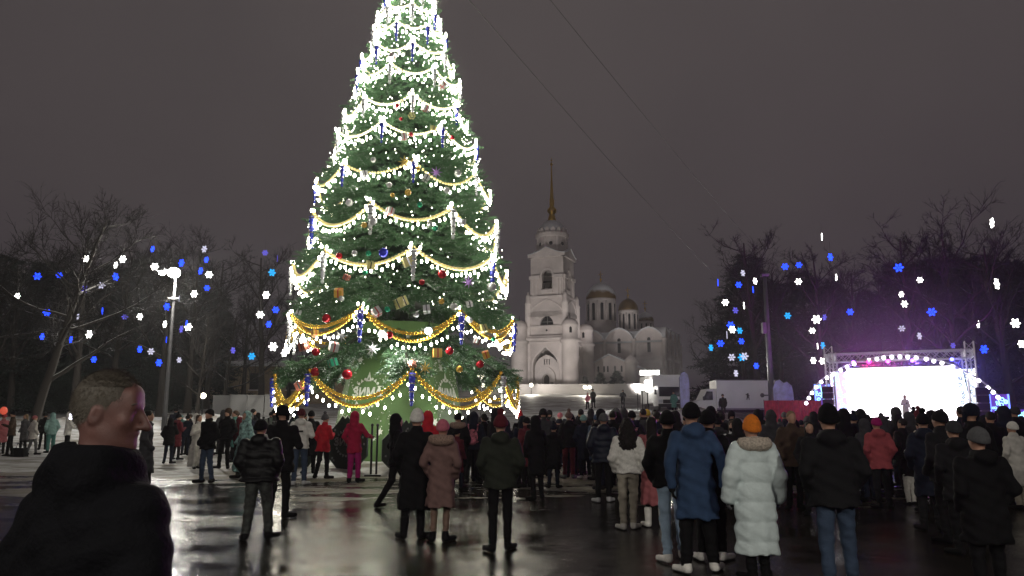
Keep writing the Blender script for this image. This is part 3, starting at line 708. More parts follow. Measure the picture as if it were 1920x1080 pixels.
# baubles, gift boxes and stars where the photograph shows them
def on_tree(px, py):
    a, b, c = ray(px, py); t = YX - 6
    while t < YX + 3:
        x, y, z = a / b * t, t, CAMH + c / b * t
        if math.hypot(x - TREE.x, y - TREE.y) < tree_r(z) * 0.99 + 0.06: return Vector((x, y, z))
        t += 0.03
    return at(px, py, YX)
BCOL = {'red': (0.55, 0.015, 0.03), 'gold': (0.72, 0.46, 0.09), 'silver': (0.70, 0.71, 0.74), 'green': (0.02, 0.42, 0.22), 'blue': (0.04, 0.05, 0.6), 'pale yellow': (0.66, 0.60, 0.25), 'white': (0.68, 0.70, 0.70), 'salmon': (0.62, 0.20, 0.14), 'violet': (0.40, 0.22, 0.62)}
def place_on_tree(o, p, spin=True):
    o.location = p
    if spin: o.rotation_euler = (random.uniform(-0.5, 0.5), random.uniform(-0.5, 0.5), random.uniform(0, 3))
zone = lambda py: 'near the foot' if py > 600 else 'in the lower half' if py > 440 else 'in the middle' if py > 280 else 'high up'
for px, py, c, r in [(612, 597, 'red', 9), (592, 660, 'red', 8), (591, 698, 'red', 9), (651, 702, 'red', 10), (731, 628, 'red', 7), (636, 480, 'red', 7), (829, 514, 'red', 9), (791, 529, 'red', 6), (848, 258, 'red', 5), (745, 198, 'red', 5), (771, 252, 'red', 5), (752, 223, 'red', 4), (900, 683, 'red', 8), (843, 658, 'red', 8),
                     (719, 474, 'blue', 10), (726, 580, 'green', 6), (787, 384, 'green', 6), (816, 428, 'green', 6), (691, 475, 'green', 6), (925, 636, 'green', 5), (684, 511, 'green', 5), (683, 422, 'gold', 6), (765, 361, 'gold', 7), (782, 317, 'gold', 6), (736, 366, 'gold', 5), (861, 692, 'gold', 7), (828, 565, 'gold', 6),
                     (851, 575, 'white', 8), (838, 357, 'white', 7), (730, 347, 'white', 6), (806, 420, 'white', 6), (922, 538, 'white', 10), (565, 640, 'white', 9), (665, 475, 'silver', 6), (700, 415, 'silver', 8), (655, 380, 'silver', 8), (700, 300, 'white', 6), (858, 325, 'white', 8), (780, 590, 'silver', 6), (880, 600, 'silver', 7), (640, 560, 'silver', 6)]:
    p = on_tree(px, py); m = 0.85 * YX / FPX; root = empty('bauble', (0, 0, 0)); mb = MB(); mb.ball((0, 0, 0), r * m, 14, 9); mb.build('ball', mat(f'{c}_bauble', BCOL[c], 0.15, metal=0.45, vary=0.05, coat=0.6), root, True)
    mb = MB(); mb.tube([(0, 0, r * m * 0.95), (0, 0, r * m * 1.25)], r * m * 0.25, 8); mb.build('cap', SILV, root)
    place_on_tree(root, p); tag(root, f'round {c} bauble {zone(py)} of the decorated fir tree', 'bauble', f'{c} baubles {zone(py)} of the fir tree')
for px, py, c, s in [(765, 490, 'pale yellow', 20), (752, 567, 'pale yellow', 20), (706, 585, 'white', 16), (800, 580, 'silver', 14), (626, 650, 'white', 17), (570, 650, 'salmon', 16), (563, 722, 'salmon', 17), (820, 662, 'gold', 17), (905, 617, 'pale yellow', 16), (911, 665, 'gold', 14), (694, 497, 'pale yellow', 15), (635, 549, 'gold', 16), (799, 334, 'silver', 13), (683, 327, 'silver', 13), (731, 396, 'white', 14), (866, 416, 'silver', 13), (830, 160, 'white', 14), (798, 203, 'white', 14), (758, 256, 'white', 13), (772, 217, 'pale yellow', 11), (735, 107, 'white', 14), (773, 683, 'salmon', 12), (624, 680, 'green', 15), (880, 570, 'silver', 12), (545, 590, 'silver', 13), (560, 585, 'silver', 11), (590, 625, 'gold', 12), (812, 240, 'pale yellow', 10), (895, 640, 'white', 12), (650, 520, 'salmon', 11)]:
    p = on_tree(px, py); m = 0.8 * YX / FPX * s; root = empty('gift_box', (0, 0, 0)); mb = MB(); mb.box((0, 0, 0), (m, m, m)); mb.build('box', mat(f'{c}_paper', BCOL[c], 0.35, metal=0.2, vary=0.1), root)
    mb = MB(); mb.box((0, 0, 0), (m * 1.02, m * 0.16, m * 1.02)); mb.box((0, 0, 0), (m * 0.16, m * 1.025, m * 1.025)); mb.build('ribbon', mat('red_ribbon', (0.5, 0.03, 0.04), 0.4) if c in ('gold', 'white') else SILV, root)
    place_on_tree(root, p); tag(root, f'{c} wrapped gift box hung {zone(py)} of the decorated fir tree', 'gift box', f'{c} gift boxes {zone(py)} of the fir tree')
for px, py, c in [(818, 323, 'violet'), (879, 529, 'violet'), (758, 303, 'gold'), (797, 690, 'gold'), (640, 630, 'silver'), (698, 655, 'silver')]:
    p = on_tree(px, py); mb = MB()
    for j in range(8):
        a = math.pi * j / 4; mb.tube([(0, 0, 0), (0.2 * math.cos(a), 0, 0.2 * math.sin(a))], [0.03, 0.004], 5)
    o = mb.build('star_ornament', mat(f'{c}_star', BCOL[c], 0.3, 0.3)); place_on_tree(o, p, False); tag(o, f'{c} star-shaped ornament {zone(py)} of the decorated fir tree', 'ornament', f'{c} stars {zone(py)} of the fir tree')
# floodlights under the second row that light the cladding
for px, py, dx in ((716, 628, -0.2), (803, 622, 0.25), (568, 640, -1.2)):
    p = on_tree(px, py); fl = empty('floodlight', p, 0, {716: 'bright floodlight under the boughs above the left emblem panel', 803: 'bright floodlight under the boughs above the right emblem panel', 568: 'bright floodlight in the boughs beside the salmon gift box'}[px], 'floodlight')
    mb = MB(); mb.box((0, 0.06, 0.05), (0.26, 0.12, 0.2)); mb.tube([(0, 0.1, 0.1), (0, 0.3, 0.35)], 0.02, 5); mb.build('housing', MATS['trunk_steel'], fl)
    mb = MB(); mb.ball((0, -0.012, 0.02), 0.10, 12, 8); mb.build('lens', emis('flood_lens', (1, 1, 0.95), 40.0), fl)
    if px != 568: spot('lamp', (0, -0.1, -0.02), (dx * 0.2, 1.0, -2.2), 420, (1, 0.98, 0.85), R(120), fl, 0.08)
# octagonal fence of round emblem boards
BOARD = mat('dark_green_board', (0.014, 0.024, 0.017), 0.5, vary=0.2); POST = mat('black_post', (0.012, 0.012, 0.013), 0.4, 0.3)
FR = 4.55
def board():
    root = empty('barrier_board', (0, 0, 0)); mb = MB(); pts = []
    for i in range(8): a = R(22.5 + 45 * i); pts.append((0.72 * math.cos(a), 0.72 + 0.72 * math.sin(a)))
    top = [(0.24 - 0.08 * i, 1.42 + (0.12 if i % 2 else 0.02)) for i in range(1, 6)]
    mb.prism((pts[:2] + top + pts[2:])[::-1], -0.03, 0.03); mb.build('board', BOARD, root)
    mb = MB(); mb.M = Matrix.Translation((0, -0.032, 0)); logo(mb, 0, 0.78, 0.62); mb.build('emblem', GREYPRINT, root)['kind'] = 'stuff'
    mb = MB(); mb.M = Matrix.Translation((0, -0.032, 0)); rq = random.Random(3)
    for _ in range(8): a = rq.uniform(0, 6.28); flake(mb, 0.58 * math.cos(a), 0.72 + 0.58 * math.sin(a), 0.04)
    mb.build('flakes', GREYPRINT, root)['kind'] = 'stuff'
    return root
b0 = board(); first = True
for k in range(8):
    a0, a1 = R(0 + 45 * k), R(45 + 45 * k); am = (a0 + a1) / 2
    if math.cos(am) < -0.2: continue
    c = tdir(am) * FR * math.cos(R(22.5)); s_ = np.array([math.cos(am), math.sin(am)])
    for q in (-0.86, 0.86):
        o = b0 if first else copy_tree(b0); first = False
        x, y = TREE.x + c[0] + s_[0] * q, TREE.y + c[1] + s_[1] * q
        o.location = (x, y, gs(x, y) - 0.03); o.rotation_euler = (0, 0, am)
        tag(o, 'dark octagonal board with a pale round emblem in the fence around the fir tree', 'barrier', 'emblem boards fencing the fir tree')
    for q in (-1.66, 1.66):
        x, y = TREE.x + c[0] + s_[0] * q, TREE.y + c[1] + s_[1] * q
        mb = MB(); mb.tube([(0, 0, -0.05), (0, 0, 1.35)], 0.03, 8); mb.box((0, 0, 0.02), (0.3, 0.3, 0.05)); mb.ball((0, 0, 1.37), 0.045, 8, 5)
        o = mb.build('fence_post', POST, loc=(x, y, gs(x, y))); tag(o, 'thin black post between the emblem boards around the fir tree', 'post', 'posts fencing the fir tree')
# snow heaped round the foot of the tree
def ring_snow():
    V = []; F = []; n = 72; prof = [(4.9, 0.0), (4.6, 0.10), (4.2, 0.2), (3.6, 0.22), (3.0, 0.25), (2.3, 0.28)]
    for i, (r, z) in enumerate(prof):
        for k in range(n):
            a = 2 * math.pi * k / n; rr_ = r + 0.18 * math.sin(5 * a + i) + 0.1 * math.sin(13 * a); V.append((rr_ * math.cos(a), rr_ * math.sin(a), z + 0.05 * math.sin(7 * a + i * 2) * (i > 0) + 0.02))
    for i in range(len(prof) - 1):
        for k in range(n): k2 = (k + 1) % n; F.append((i * n + k, i * n + k2, (i + 1) * n + k2, (i + 1) * n + k))
    me = np_mesh('snow_heap', V, F, [SNOW], smooth=True); o = link('snow_heap', me, loc=TREE); o['kind'] = 'structure'
ring_snow()
# ------------------------------------------------------------------ bare trees
BARK = snow_over('dark_bark', (0.030, 0.026, 0.022), 0.44, 0.9, 1.2, (0.45, 0.46, 0.48)); BARKSNOWY = snow_over('snowy_bark', (0.06, 0.055, 0.05), 0.66, 0.9, 0.9, (0.62, 0.63, 0.62))
TWIG = snow_over('frosted_twigs', (0.022, 0.020, 0.019), 0.36, 0.9, 2.5, (0.3, 0.31, 0.34))
class Tubes:
    def __init__(s): s.V = []; s.F = []; s.n = 0
    def add(s, pts, rs, n):
        pts = np.array(pts); d = np.gradient(pts, axis=0); d /= np.linalg.norm(d, axis=1, keepdims=True) + 1e-9
        a = np.cross(d, [0.13, 0.31, 0.94]); a /= np.linalg.norm(a, axis=1, keepdims=True) + 1e-9; b = np.cross(d, a); m = len(pts)
        t = 2 * math.pi * np.arange(n) / n
        V = pts[:, None, :] + np.array(rs)[:, None, None] * (a[:, None, :] * np.cos(t)[None, :, None] + b[:, None, :] * np.sin(t)[None, :, None])
        s.V.append(V.reshape(-1, 3)); i = np.arange(m - 1)[:, None] * n; k = np.arange(n)[None, :]; k2 = (k + 1) % n
        F = np.stack([i + k, i + k2, i + n + k2, i + n + k], -1).reshape(-1, 4) + s.n; s.F.append(F); s.n += m * n
    def mesh(s, name, m): return np_mesh(name, np.concatenate(s.V), np.concatenate(s.F), [m], smooth=True)
def bare_tree(seed, H, lean=(0, 0), spread=0.42, limbs=13, up=0.75, twig_r=0.013, bark=None):
    r = np.random.default_rng(seed); T, C = Tubes(), Tubes()
    def path(p, d, L, n, wob, lift):
        pts = [p]; d = d / np.linalg.norm(d)
        for _ in range(n): d = d + r.normal(0, wob, 3) + np.array([0, 0, lift]); d /= np.linalg.norm(d); p = p + d * L / n; pts.append(p)
        return pts, d
    n = 9; tp = [np.array([lean[0] * (i / n) ** 1.2 * H + r.normal(0, 0.05) * i / n, lean[1] * (i / n) * H, H * 0.86 * i / n]) for i in range(n + 1)]
    r0 = H * 0.020; T.add(tp, [r0 * (1.25 if i == 0 else 1) * (1 - 0.82 * i / n) for i in range(n + 1)], 8)
    for k in range(limbs):
        t = 0.26 + 0.72 * (k + r.uniform(0, 1)) / limbs; i = min(n - 1, int(t * n)); p = tp[i] * (1 - (t * n - i)) + tp[i + 1] * (t * n - i)
        az = k * 2.4 + r.uniform(-0.5, 0.5); d = np.array([math.cos(az), math.sin(az), up * r.uniform(0.3, 1.3)]); L = H * spread * (1.1 - 0.65 * t) * r.uniform(0.75, 1.2)
        pts, _ = path(p, d, L, 6, 0.13, 0.05); rb = r0 * (1 - 0.8 * t) * 0.5 + 0.012
        T.add(pts, [rb * (1 - 0.8 * j / 6) for j in range(7)], 5)
        for j in range(9):
            u = r.uniform(0.2, 1.0); ii = min(5, int(u * 6)); q = pts[ii] * (1 - (u * 6 - ii)) + pts[ii + 1] * (u * 6 - ii)
            d2 = (pts[ii + 1] - pts[ii]); d2 = d2 / np.linalg.norm(d2) + r.normal(0, 0.55, 3) + [0, 0, 0.18]; L2 = L * 0.42 * r.uniform(0.6, 1.2)
            p2, _ = path(q, d2, L2, 4, 0.16, 0.05); C.add(p2, [max(0.012, rb * 0.35) * (1 - 0.7 * z / 4) for z in range(5)], 3)
            for _ in range(6):
                u2 = r.uniform(0.15, 1); i2 = min(3, int(u2 * 4)); q2 = p2[i2] * (1 - (u2 * 4 - i2)) + p2[i2 + 1] * (u2 * 4 - i2)
                d3 = p2[i2 + 1] - p2[i2]; d3 = d3 / np.linalg.norm(d3) + r.normal(0, 0.6, 3) + [0, 0, 0.15]; L3 = L2 * 0.5 * r.uniform(0.6, 1.2)
                p3, _ = path(q2, d3, L3, 2, 0.2, 0.04); C.add(p3, [twig_r, twig_r * 0.8, twig_r * 0.4], 3)
                for _ in range(3):
                    q3 = p3[1] * r.uniform(0, 1); q3 = p3[0] + (p3[2] - p3[0]) * r.uniform(0.2, 1); d4 = (p3[2] - p3[0]); d4 = d4 / np.linalg.norm(d4) + r.normal(0, 0.7, 3) + [0, 0, 0.1]
                    d4 /= np.linalg.norm(d4); C.add([q3, q3 + d4 * L3 * 0.5], [twig_r * 0.7, twig_r * 0.35], 3)
    return T.mesh('trunk', bark or BARK), C.mesh('crown', TWIG)
TP = [bare_tree(11, 15, (0.03, 0), 0.42, 14), bare_tree(12, 15, (-0.05, 0), 0.36, 15, 1.1), bare_tree(13, 15, (0.06, 0.02), 0.46, 13, 0.55), bare_tree(14, 15, (0, 0), 0.33, 16, 1.3)]
def put_tree(px, Y, top_py, kind, rz, label, group=None):
    p = at(px, 760, Y); z = gs(p.x, Y); H = at(px, top_py, Y).z - z; s = H / 15.0
    o = empty('bare_tree', (p.x, Y, z - 0.1), rz, label, 'tree', group); o.scale = (s, s, s)
    link('trunk', TP[kind][0], o); link('crown', TP[kind][1], o)
    return o
big = bare_tree(21, 13.2, (0.21, 0), 0.46, 12, 0.35, 0.016, BARKSNOWY)
p = at(62, 760, 38); o = empty('bare_tree', (p.x, 38, gs(p.x, 38) - 0.1), 0, 'leaning bare tree with snow along its trunk and limbs behind the bareheaded man', 'tree')
link('trunk', big[0], o); link('crown', big[1], o)
NTH = ['first', 'second', 'third', 'fourth', 'fifth', 'sixth', 'seventh', 'eighth', 'ninth', 'tenth', 'eleventh', 'twelfth', 'thirteenth', 'fourteenth']
GL = 'bare trees beyond the lamp post'
LT_ = [(-60, 50, 430, 0, 0.3), (20, 56, 455, 1, 1.2), (95, 60, 440, 3, 2.0), (140, 52, 372, 0, 2.6), (205, 58, 425, 2, 0.9), (262, 62, 430, 1, 4.0), (300, 56, 428, 3, 5.1), (352, 60, 425, 0, 1.9), (385, 66, 450, 1, 3.3), (418, 58, 560, 2, 0.2), (455, 70, 520, 3, 2.2), (490, 62, 438, 1, 0.6), (540, 75, 560, 0, 1.4), (370, 50, 560, 1, 2.9)]
for i_, (px, Y, top, k, rz) in enumerate(sorted(LT_, reverse=True)):
    put_tree(px, Y, top, k, rz, f'dark bare tree, {NTH[i_]} along the wood from the fir tree past the lamp post', GL)
GR_ = 'bare trees beyond the stage'
RT_ = [(1425, 66, 405, 1, 0.4), (1398, 70, 500, 3, 1.7), (1470, 72, 470, 0, 3.0), (1545, 62, 440, 3, 0.2), (1600, 68, 470, 1, 2.4), (1660, 70, 500, 0, 5.0), (1715, 60, 400, 1, 1.1), (1770, 66, 412, 3, 3.6), (1800, 58, 395, 0, 4.2), (1850, 64, 420, 2, 0.7), (1900, 56, 400, 1, 5.5), (1955, 60, 420, 3, 2.0), (1340, 84, 560, 0, 1.0)]
for i_, (px, Y, top, k, rz) in enumerate(sorted(RT_)):
    put_tree(px, Y, top, k, rz, f'dark bare tree, {NTH[i_]} along the wood from the cathedral past the stage', GR_)
# dark spruces that thicken the woods
SPR = mat('dark_spruce', (0.010, 0.022, 0.014), 0.85, vary=0.3, vscale=0.6)
def spruce_mesh(seed, H, Rb, n):
    r = np.random.default_rng(seed); P, D, L = [], [], []
    for _ in range(n):
        t = r.uniform(0, 1) ** 0.75; z = H * (1 - t) * 0.94 + 0.4; a = r.uniform(0, 6.28); tier = 0.8 + 0.2 * math.sin(z * 5.0 / H * 6); rr_ = Rb * (t + 0.05) * tier * r.uniform(0.35, 1.0) ** 0.5
        P.append((rr_ * math.cos(a), rr_ * math.sin(a), z)); D.append((math.cos(a) + r.normal(0, 0.35), math.sin(a) + r.normal(0, 0.35), r.uniform(-0.7, 0.15))); L.append(H * r.uniform(0.04, 0.085))
    T = sprig_template(12, seed); P, D, L = map(np.array, (P, D, L)); D = D / np.linalg.norm(D, axis=1, keepdims=True)
    A = np.cross(D, r.normal(size=D.shape)); A /= np.linalg.norm(A, axis=1, keepdims=True); B = np.cross(D, A); t = T.reshape(-1, 3) * [1, 1.5, 1.5]
    V = (P[:, None] + L[:, None, None] * (t[None, :, 0:1] * D[:, None] + t[None, :, 1:2] * A[:, None] + t[None, :, 2:3] * B[:, None])).reshape(-1, 3)
    return np_mesh('crown', V, np.arange(len(V)).reshape(-1, 3), [SPR])
SPM = [spruce_mesh(31, 13, 3.4, 2600), spruce_mesh(32, 13, 3.0, 2600)]
mb = MB(); mb.tube([(0, 0, -0.2), (0, 0, 12.5)], [0.2, 0.02], 7); STM = mb.build('trunk', BARK).data; bpy.data.objects.remove([o_ for o_ in bpy.data.objects if o_.data == STM][0])
def put_spruce(px, Y, top, k, label, group, base_py=None, sx=1.0):
    p = at(px, 770, Y); z = gs(p.x, Y) if base_py is None else at(px, base_py, Y).z
    s = (at(px, top, Y).z - z) / 13.0; o = empty('spruce_tree', (p.x, Y, z), px * 0.7, label, 'tree', group); o.scale = (s * sx, s * sx, s)
    link('trunk', STM, o); link('crown', SPM[k], o)
LS_ = [(-20, 58, 470, 0), (55, 64, 480, 1), (120, 70, 500, 0), (185, 66, 490, 1), (240, 72, 480, 0), (285, 70, 500, 1), (345, 74, 500, 0), (395, 76, 540, 1), (150, 60, 590, 0), (255, 60, 600, 1), (30, 60, 600, 1), (320, 62, 640, 0)]
for i_, (px, Y, top, k) in enumerate(sorted(LS_, reverse=True)):
    put_spruce(px, Y, top, k, f'dark spruce, {NTH[i_]} along the wood from the fir tree past the lamp post', 'spruces in the wood beyond the lamp post', None, 1.5)
RS_ = [(1415, 78, 470, 0), (1460, 82, 520, 1), (1520, 76, 500, 0), (1575, 80, 520, 1), (1640, 82, 540, 0), (1700, 76, 490, 1), (1750, 80, 480, 0), (1810, 74, 470, 1), (1870, 78, 470, 0), (1930, 72, 480, 1)]
for i_, (px, Y, top, k) in enumerate(sorted(RS_)):
    put_spruce(px, Y, top, k, f'dark spruce, {NTH[i_]} along the wood from the cathedral past the stage', 'spruces in the wood behind the stage', None, 1.6)
for px, top, sx, lb in [(1127, 697, 2.0, 'round dark bush-like spruce on the terrace nearest the bell tower'), (1158, 694, 2.3, 'broad dark spruce on the terrace before the low annex'), (1098, 705, 2.0, 'tiny dark spruce behind the paired globe lamps')]:
    put_spruce(px, 108, top, 0, lb, None, 735, sx)

# ------------------------------------------------------------------ snowflake lights in the trees
def flake_mesh(em):
    mb = MB()
    for i in range(6):
        a = math.pi / 3 * i; c, s = math.cos(a), math.sin(a)
        q = lambda u, v: (u * c - v * s, u * s + v * c)
        mb.prism([q(0.05, 0.0), q(0.13, 0.058), q(0.21, 0.03), q(0.235, 0.0), q(0.21, -0.03), q(0.13, -0.058)][::-1], -0.02, 0.02)
    mb.prism(circ(0.045, 8)[::-1], -0.018, 0.018)
    me = mb.build('petals', em).data; bpy.data.objects.remove([o_ for o_ in bpy.data.objects if o_.data == me][0]); return me
FM = {'white': flake_mesh(emis('flake_white', (1, 0.98, 0.92), 9.0)), 'dim white': flake_mesh(emis('flake_dim', (0.80, 0.78, 1.0), 0.9)), 'blue': flake_mesh(emis('flake_blue', (0.012, 0.05, 1.0), 4.0)), 'violet blue': flake_mesh(emis('flake_violet', (0.16, 0.14, 0.9), 0.9)), 'cyan': flake_mesh(emis('flake_cyan', (0.02, 0.42, 1.0), 1.5))}
mb = MB(); mb.tube([(0, 0, 0.22), (0, 0, 0.9)], 0.006, 3); CORD = mb.build('cord', POST).data; bpy.data.objects.remove([o_ for o_ in bpy.data.objects if o_.data == CORD][0])
FL = {'blue': [(70, 518), (111, 516), (217, 519), (286, 467), (340, 493), (376, 508), (388, 540), (387, 487), (350, 607), (192, 583), (88, 586), (133, 637), (262, 655), (313, 575), (312, 637), (517, 581), (504, 608), (176, 674), (79, 631), (298, 680)],
      'violet blue': [(158, 542), (234, 594), (340, 617), (497, 474), (520, 485), (437, 657)], 'cyan': [(510, 511), (472, 668)],
      'white': [(33, 555), (161, 485), (217, 497), (230, 486), (290, 500), (262, 594), (167, 627), (309, 608), (353, 613), (364, 551), (499, 553), (512, 650), (533, 662), (488, 590), (392, 515)], 'dim white': [(190, 535), (146, 594), (383, 467), (336, 560), (283, 659), (336, 675)]}
FRr = {'white': [(1860, 418), (1497, 528), (1568, 520), (1725, 525), (1869, 532), (1690, 552), (1696, 570), (1904, 606), (1531, 599), (1523, 620), (1533, 649), (1360, 567), (1395, 573), (1416, 527), (1373, 618), (1525, 676), (1543, 677), (1541, 444), (1834, 608), (1915, 645)], 'dim white': [(1393, 512), (1691, 616), (1724, 630), (1363, 628), (1380, 700), (1372, 670), (1396, 668)],
       'blue': [(1685, 502), (1747, 585), (1557, 482), (1498, 497), (1472, 500), (1346, 530), (1385, 534), (1412, 543), (1370, 610), (1351, 644), (1390, 640), (1418, 686), (1845, 655), (1594, 585)], 'cyan': [(1477, 592), (1333, 652), (1391, 670), (1387, 620), (1543, 648)], 'violet blue': [(1379, 582), (1546, 595), (1787, 648)]}
bigf = {(1869, 532): 1.5, (1860, 418): 1.35, (1904, 606): 1.3, (167, 627): 1.1, (512, 650): 1.2, (1685, 502): 1.25, (1747, 585): 1.2, (1845, 655): 1.2, (1531, 599): 1.2}
rf = random.Random(5)
for side, D_f, Y0 in (('wood beyond the lamp post', FL, 41), ('trees beyond the stage', FRr, 50)):
    for c, L in D_f.items():
        for (px, py) in L:
            Y = Y0 + rf.uniform(0, 8); p = at(px, py, Y)
            o = empty('snowflake_light', p, rf.uniform(-0.7, 0.7), f'glowing {c} snowflake light hanging in the {side}', 'snowflake light', f'{c} snowflake lights in the {side}')
            s = bigf.get((px, py), rf.uniform(0.8, 1.1)) * Y / 45; o.scale = (s, s, s)
            if rf.random() < 0.22: o.rotation_euler.z = rf.choice([-1, 1]) * rf.uniform(1.1, 1.35)
            link('petals', FM[c], o); link('cord', CORD, o)

# ------------------------------------------------------------------ lamps and masts
POLE = mat('grey_pole', (0.11, 0.11, 0.115), 0.5, 0.3, vary=0.15, vscale=2)
def street_lamp(x, y, z, H, label, rz=0.0, watts=2000, tilt=0.0, group=None):
    o = empty('street_lamp', (x, y, z), rz, label, 'street lamp', group)
    mb = MB(); mb.tube([(0, 0, -0.2), (0, 0, 0.9), (0, 0, 1.0), (0, 0, H - 1.2), (0, 0, H)], [0.16, 0.15, 0.12, 0.075, 0.065], 12); mb.build('pole', mat('lamp_pole', (0.05, 0.05, 0.052), 0.6, vary=0.2, spec=0.2), o, True)
    mb = MB(); mb.lathe([(0.16, 0), (0.16, 0.16)], 12, (0, 0, H - 1.55)); mb.box((0, 0, H - 1.45), (0.6, 0.08, 0.08)); mb.build('collar', POLE, o)
    for dx in (-0.55, 0.15):
        a = MB(); a.tube([(0, 0, H - 0.1), (dx, -0.1, H + 0.05), (dx, -0.45, H + 0.1)], 0.03, 6); a.box((dx, -0.55, H + 0.12), (0.42, 0.55, 0.13)); h = a.build('lamp_head', POLE, o)
        g = MB(); g.box((dx, -0.58, H + 0.045), (0.34, 0.42, 0.03)); g.ball((dx, -0.6, H - 0.02), 0.36 if dx > 0 else 0.2, 14, 8, 0.8); g.build('lens', emis('lamp_lens_glare' if dx > 0 else 'lamp_lens_glare_dim', (1, 0.97, 0.9), 150.0 if dx > 0 else 30.0), h, True)  # glowing ball added under each lens for the glare of the lamp
    L = bpy.data.lights.new('lamp', 'POINT'); L.energy = watts; L.color = (1.0, 0.95, 0.84); L.shadow_soft_size = 0.25
    l = bpy.data.objects.new('lamp', L); col.objects.link(l); l.parent = o; l.location = (0.15, -0.6, H - 0.42)
    return o
p = at(309, 782, 44); H_ = at(328, 514, 44).z - gs(p.x, 44)
street_lamp(p.x, 44, gs(p.x, 44), H_, 'tall grey pole with a blazing twin lamp head by the wood', 0, 3900)
# the lamps of the same square that stand behind the photographer
street_lamp(-10, -9, 0, 9.5, 'tall street lamp behind the photographer on the open side of the square', math.pi, 3300, group='street lamps behind the photographer')
street_lamp(7, -11, 0, 9.5, 'tall street lamp behind the photographer on the open side of the square', math.pi, 3300, group='street lamps behind the photographer')
mx_ = at(1447, 750, 58); H_ = at(1441, 514, 58).z - gz(mx_.x, 58)
o = empty('lighting_mast', (mx_.x, 58, gz(mx_.x, 58) - 0.1), 0, 'tall unlit grey mast with a flat top beside the pale van', 'mast')
mb = MB(); mb.tube([(0, 0, 0), (0, 0, H_ * 0.45), (0, 0, H_)], [0.27, 0.21, 0.14], 12); mb.build('pole', POLE, o, True)
mb = MB(); mb.box((0, 0, H_), (0.55, 0.45, 0.2)); mb.build('cap', POLE, o)
mb = MB(); mb.box((-0.32, -0.1, H_ * 0.66), (0.28, 0.4, 0.85)); mb.build('control_box', POLE, o)
mb = MB(); mb.box((0, -0.1, H_ * 0.24), (1.7, 0.1, 0.1)); mb.ball((-0.75, -0.15, H_ * 0.24), 0.17, 8, 6); mb.ball((0.75, -0.15, H_ * 0.24), 0.17, 8, 6); mb.build('crossbar', POLE, o)
MAST_TOP = Vector((mx_.x, 58, gz(mx_.x, 58) + H_ * 0.66))
def globe_lamp(px, py, Y, r, label, n=1, e=9.0, watts=0):
    p = at(px, py, Y); z = gs(p.x, Y); o = empty('globe_lamp', (p.x, Y, z), 0, label, 'lamp'); h = p.z - z
    mb = MB(); mb.tube([(0, 0, -0.1), (0, 0, h - r)], [0.06, 0.04], 7)
    if n == 2: mb.tube([(-r * 1.25, 0, h - r), (r * 1.25, 0, h - r)], 0.03, 6)
    mb.build('post', POST, o)
    for q in ([0] if n == 1 else [-1.25 * r, 1.25 * r]):
        g = MB(); g.ball((q, 0, h), r, 12, 8); g.build('globe', emis('globe_glow', (1.0, 0.92, 0.72), e), o, True)
    if watts:
        L = bpy.data.lights.new('lamp', 'POINT'); L.energy = watts; L.color = (1, 0.92, 0.78); L.shadow_soft_size = r
        l = bpy.data.objects.new('lamp', L); col.objects.link(l); l.parent = o; l.location = (0, -r * 1.3, h)
globe_lamp(996, 722, 102, 0.26, 'small globe lamp beside the tower portal', 1, 7, 1100)
globe_lamp(1101, 726, 98, 0.24, 'paired globe lamps at the right foot of the bell tower', 2, 7, 1500)
globe_lamp(381, 742, 58, 0.22, 'lone warm globe lamp among the dark trunks', 1, 6, 60)
globe_lamp(902, 702, 36, 0.20, 'warm globe lamp seen through the boughs right of the green cladding', 1, 8, 1500)
globe_lamp(905, 722, 74, 0.2, 'lower small globe lamp seen through the boughs right of the green cladding', 1, 6)
# floodlights that light the church
for (px, Y, tgt, w_, lb) in [(965, 92, (at(1030, 560, YT)), 7500, 'black floodlight on the snow before the left turret of the bell tower'), (1215, 100, (at(1150, 610, 126)), 9000, 'black floodlight on the snow before the cathedral wall')]:
    p = at(px, 752, Y); z = gs(p.x, Y); o = empty('floodlight', (p.x, Y, z), 0, lb, 'floodlight')
    mb = MB(); mb.tube([(0, 0, -0.1), (0, 0, 0.5)], 0.05, 6); mb.box((0, 0, 0.65), (0.6, 0.3, 0.4)); mb.build('housing', POST, o)
    mb = MB(); mb.box((0, 0.16, 0.66), (0.52, 0.02, 0.32)); mb.build('lens', emis('flood_lens', (1, 1, 0.95), 40.0), o)
    spot('lamp', (0, 0.3, 0.66), tgt - Vector(o.location), w_, (1, 0.93, 0.90), R(75), o, 0.3, 0.9)
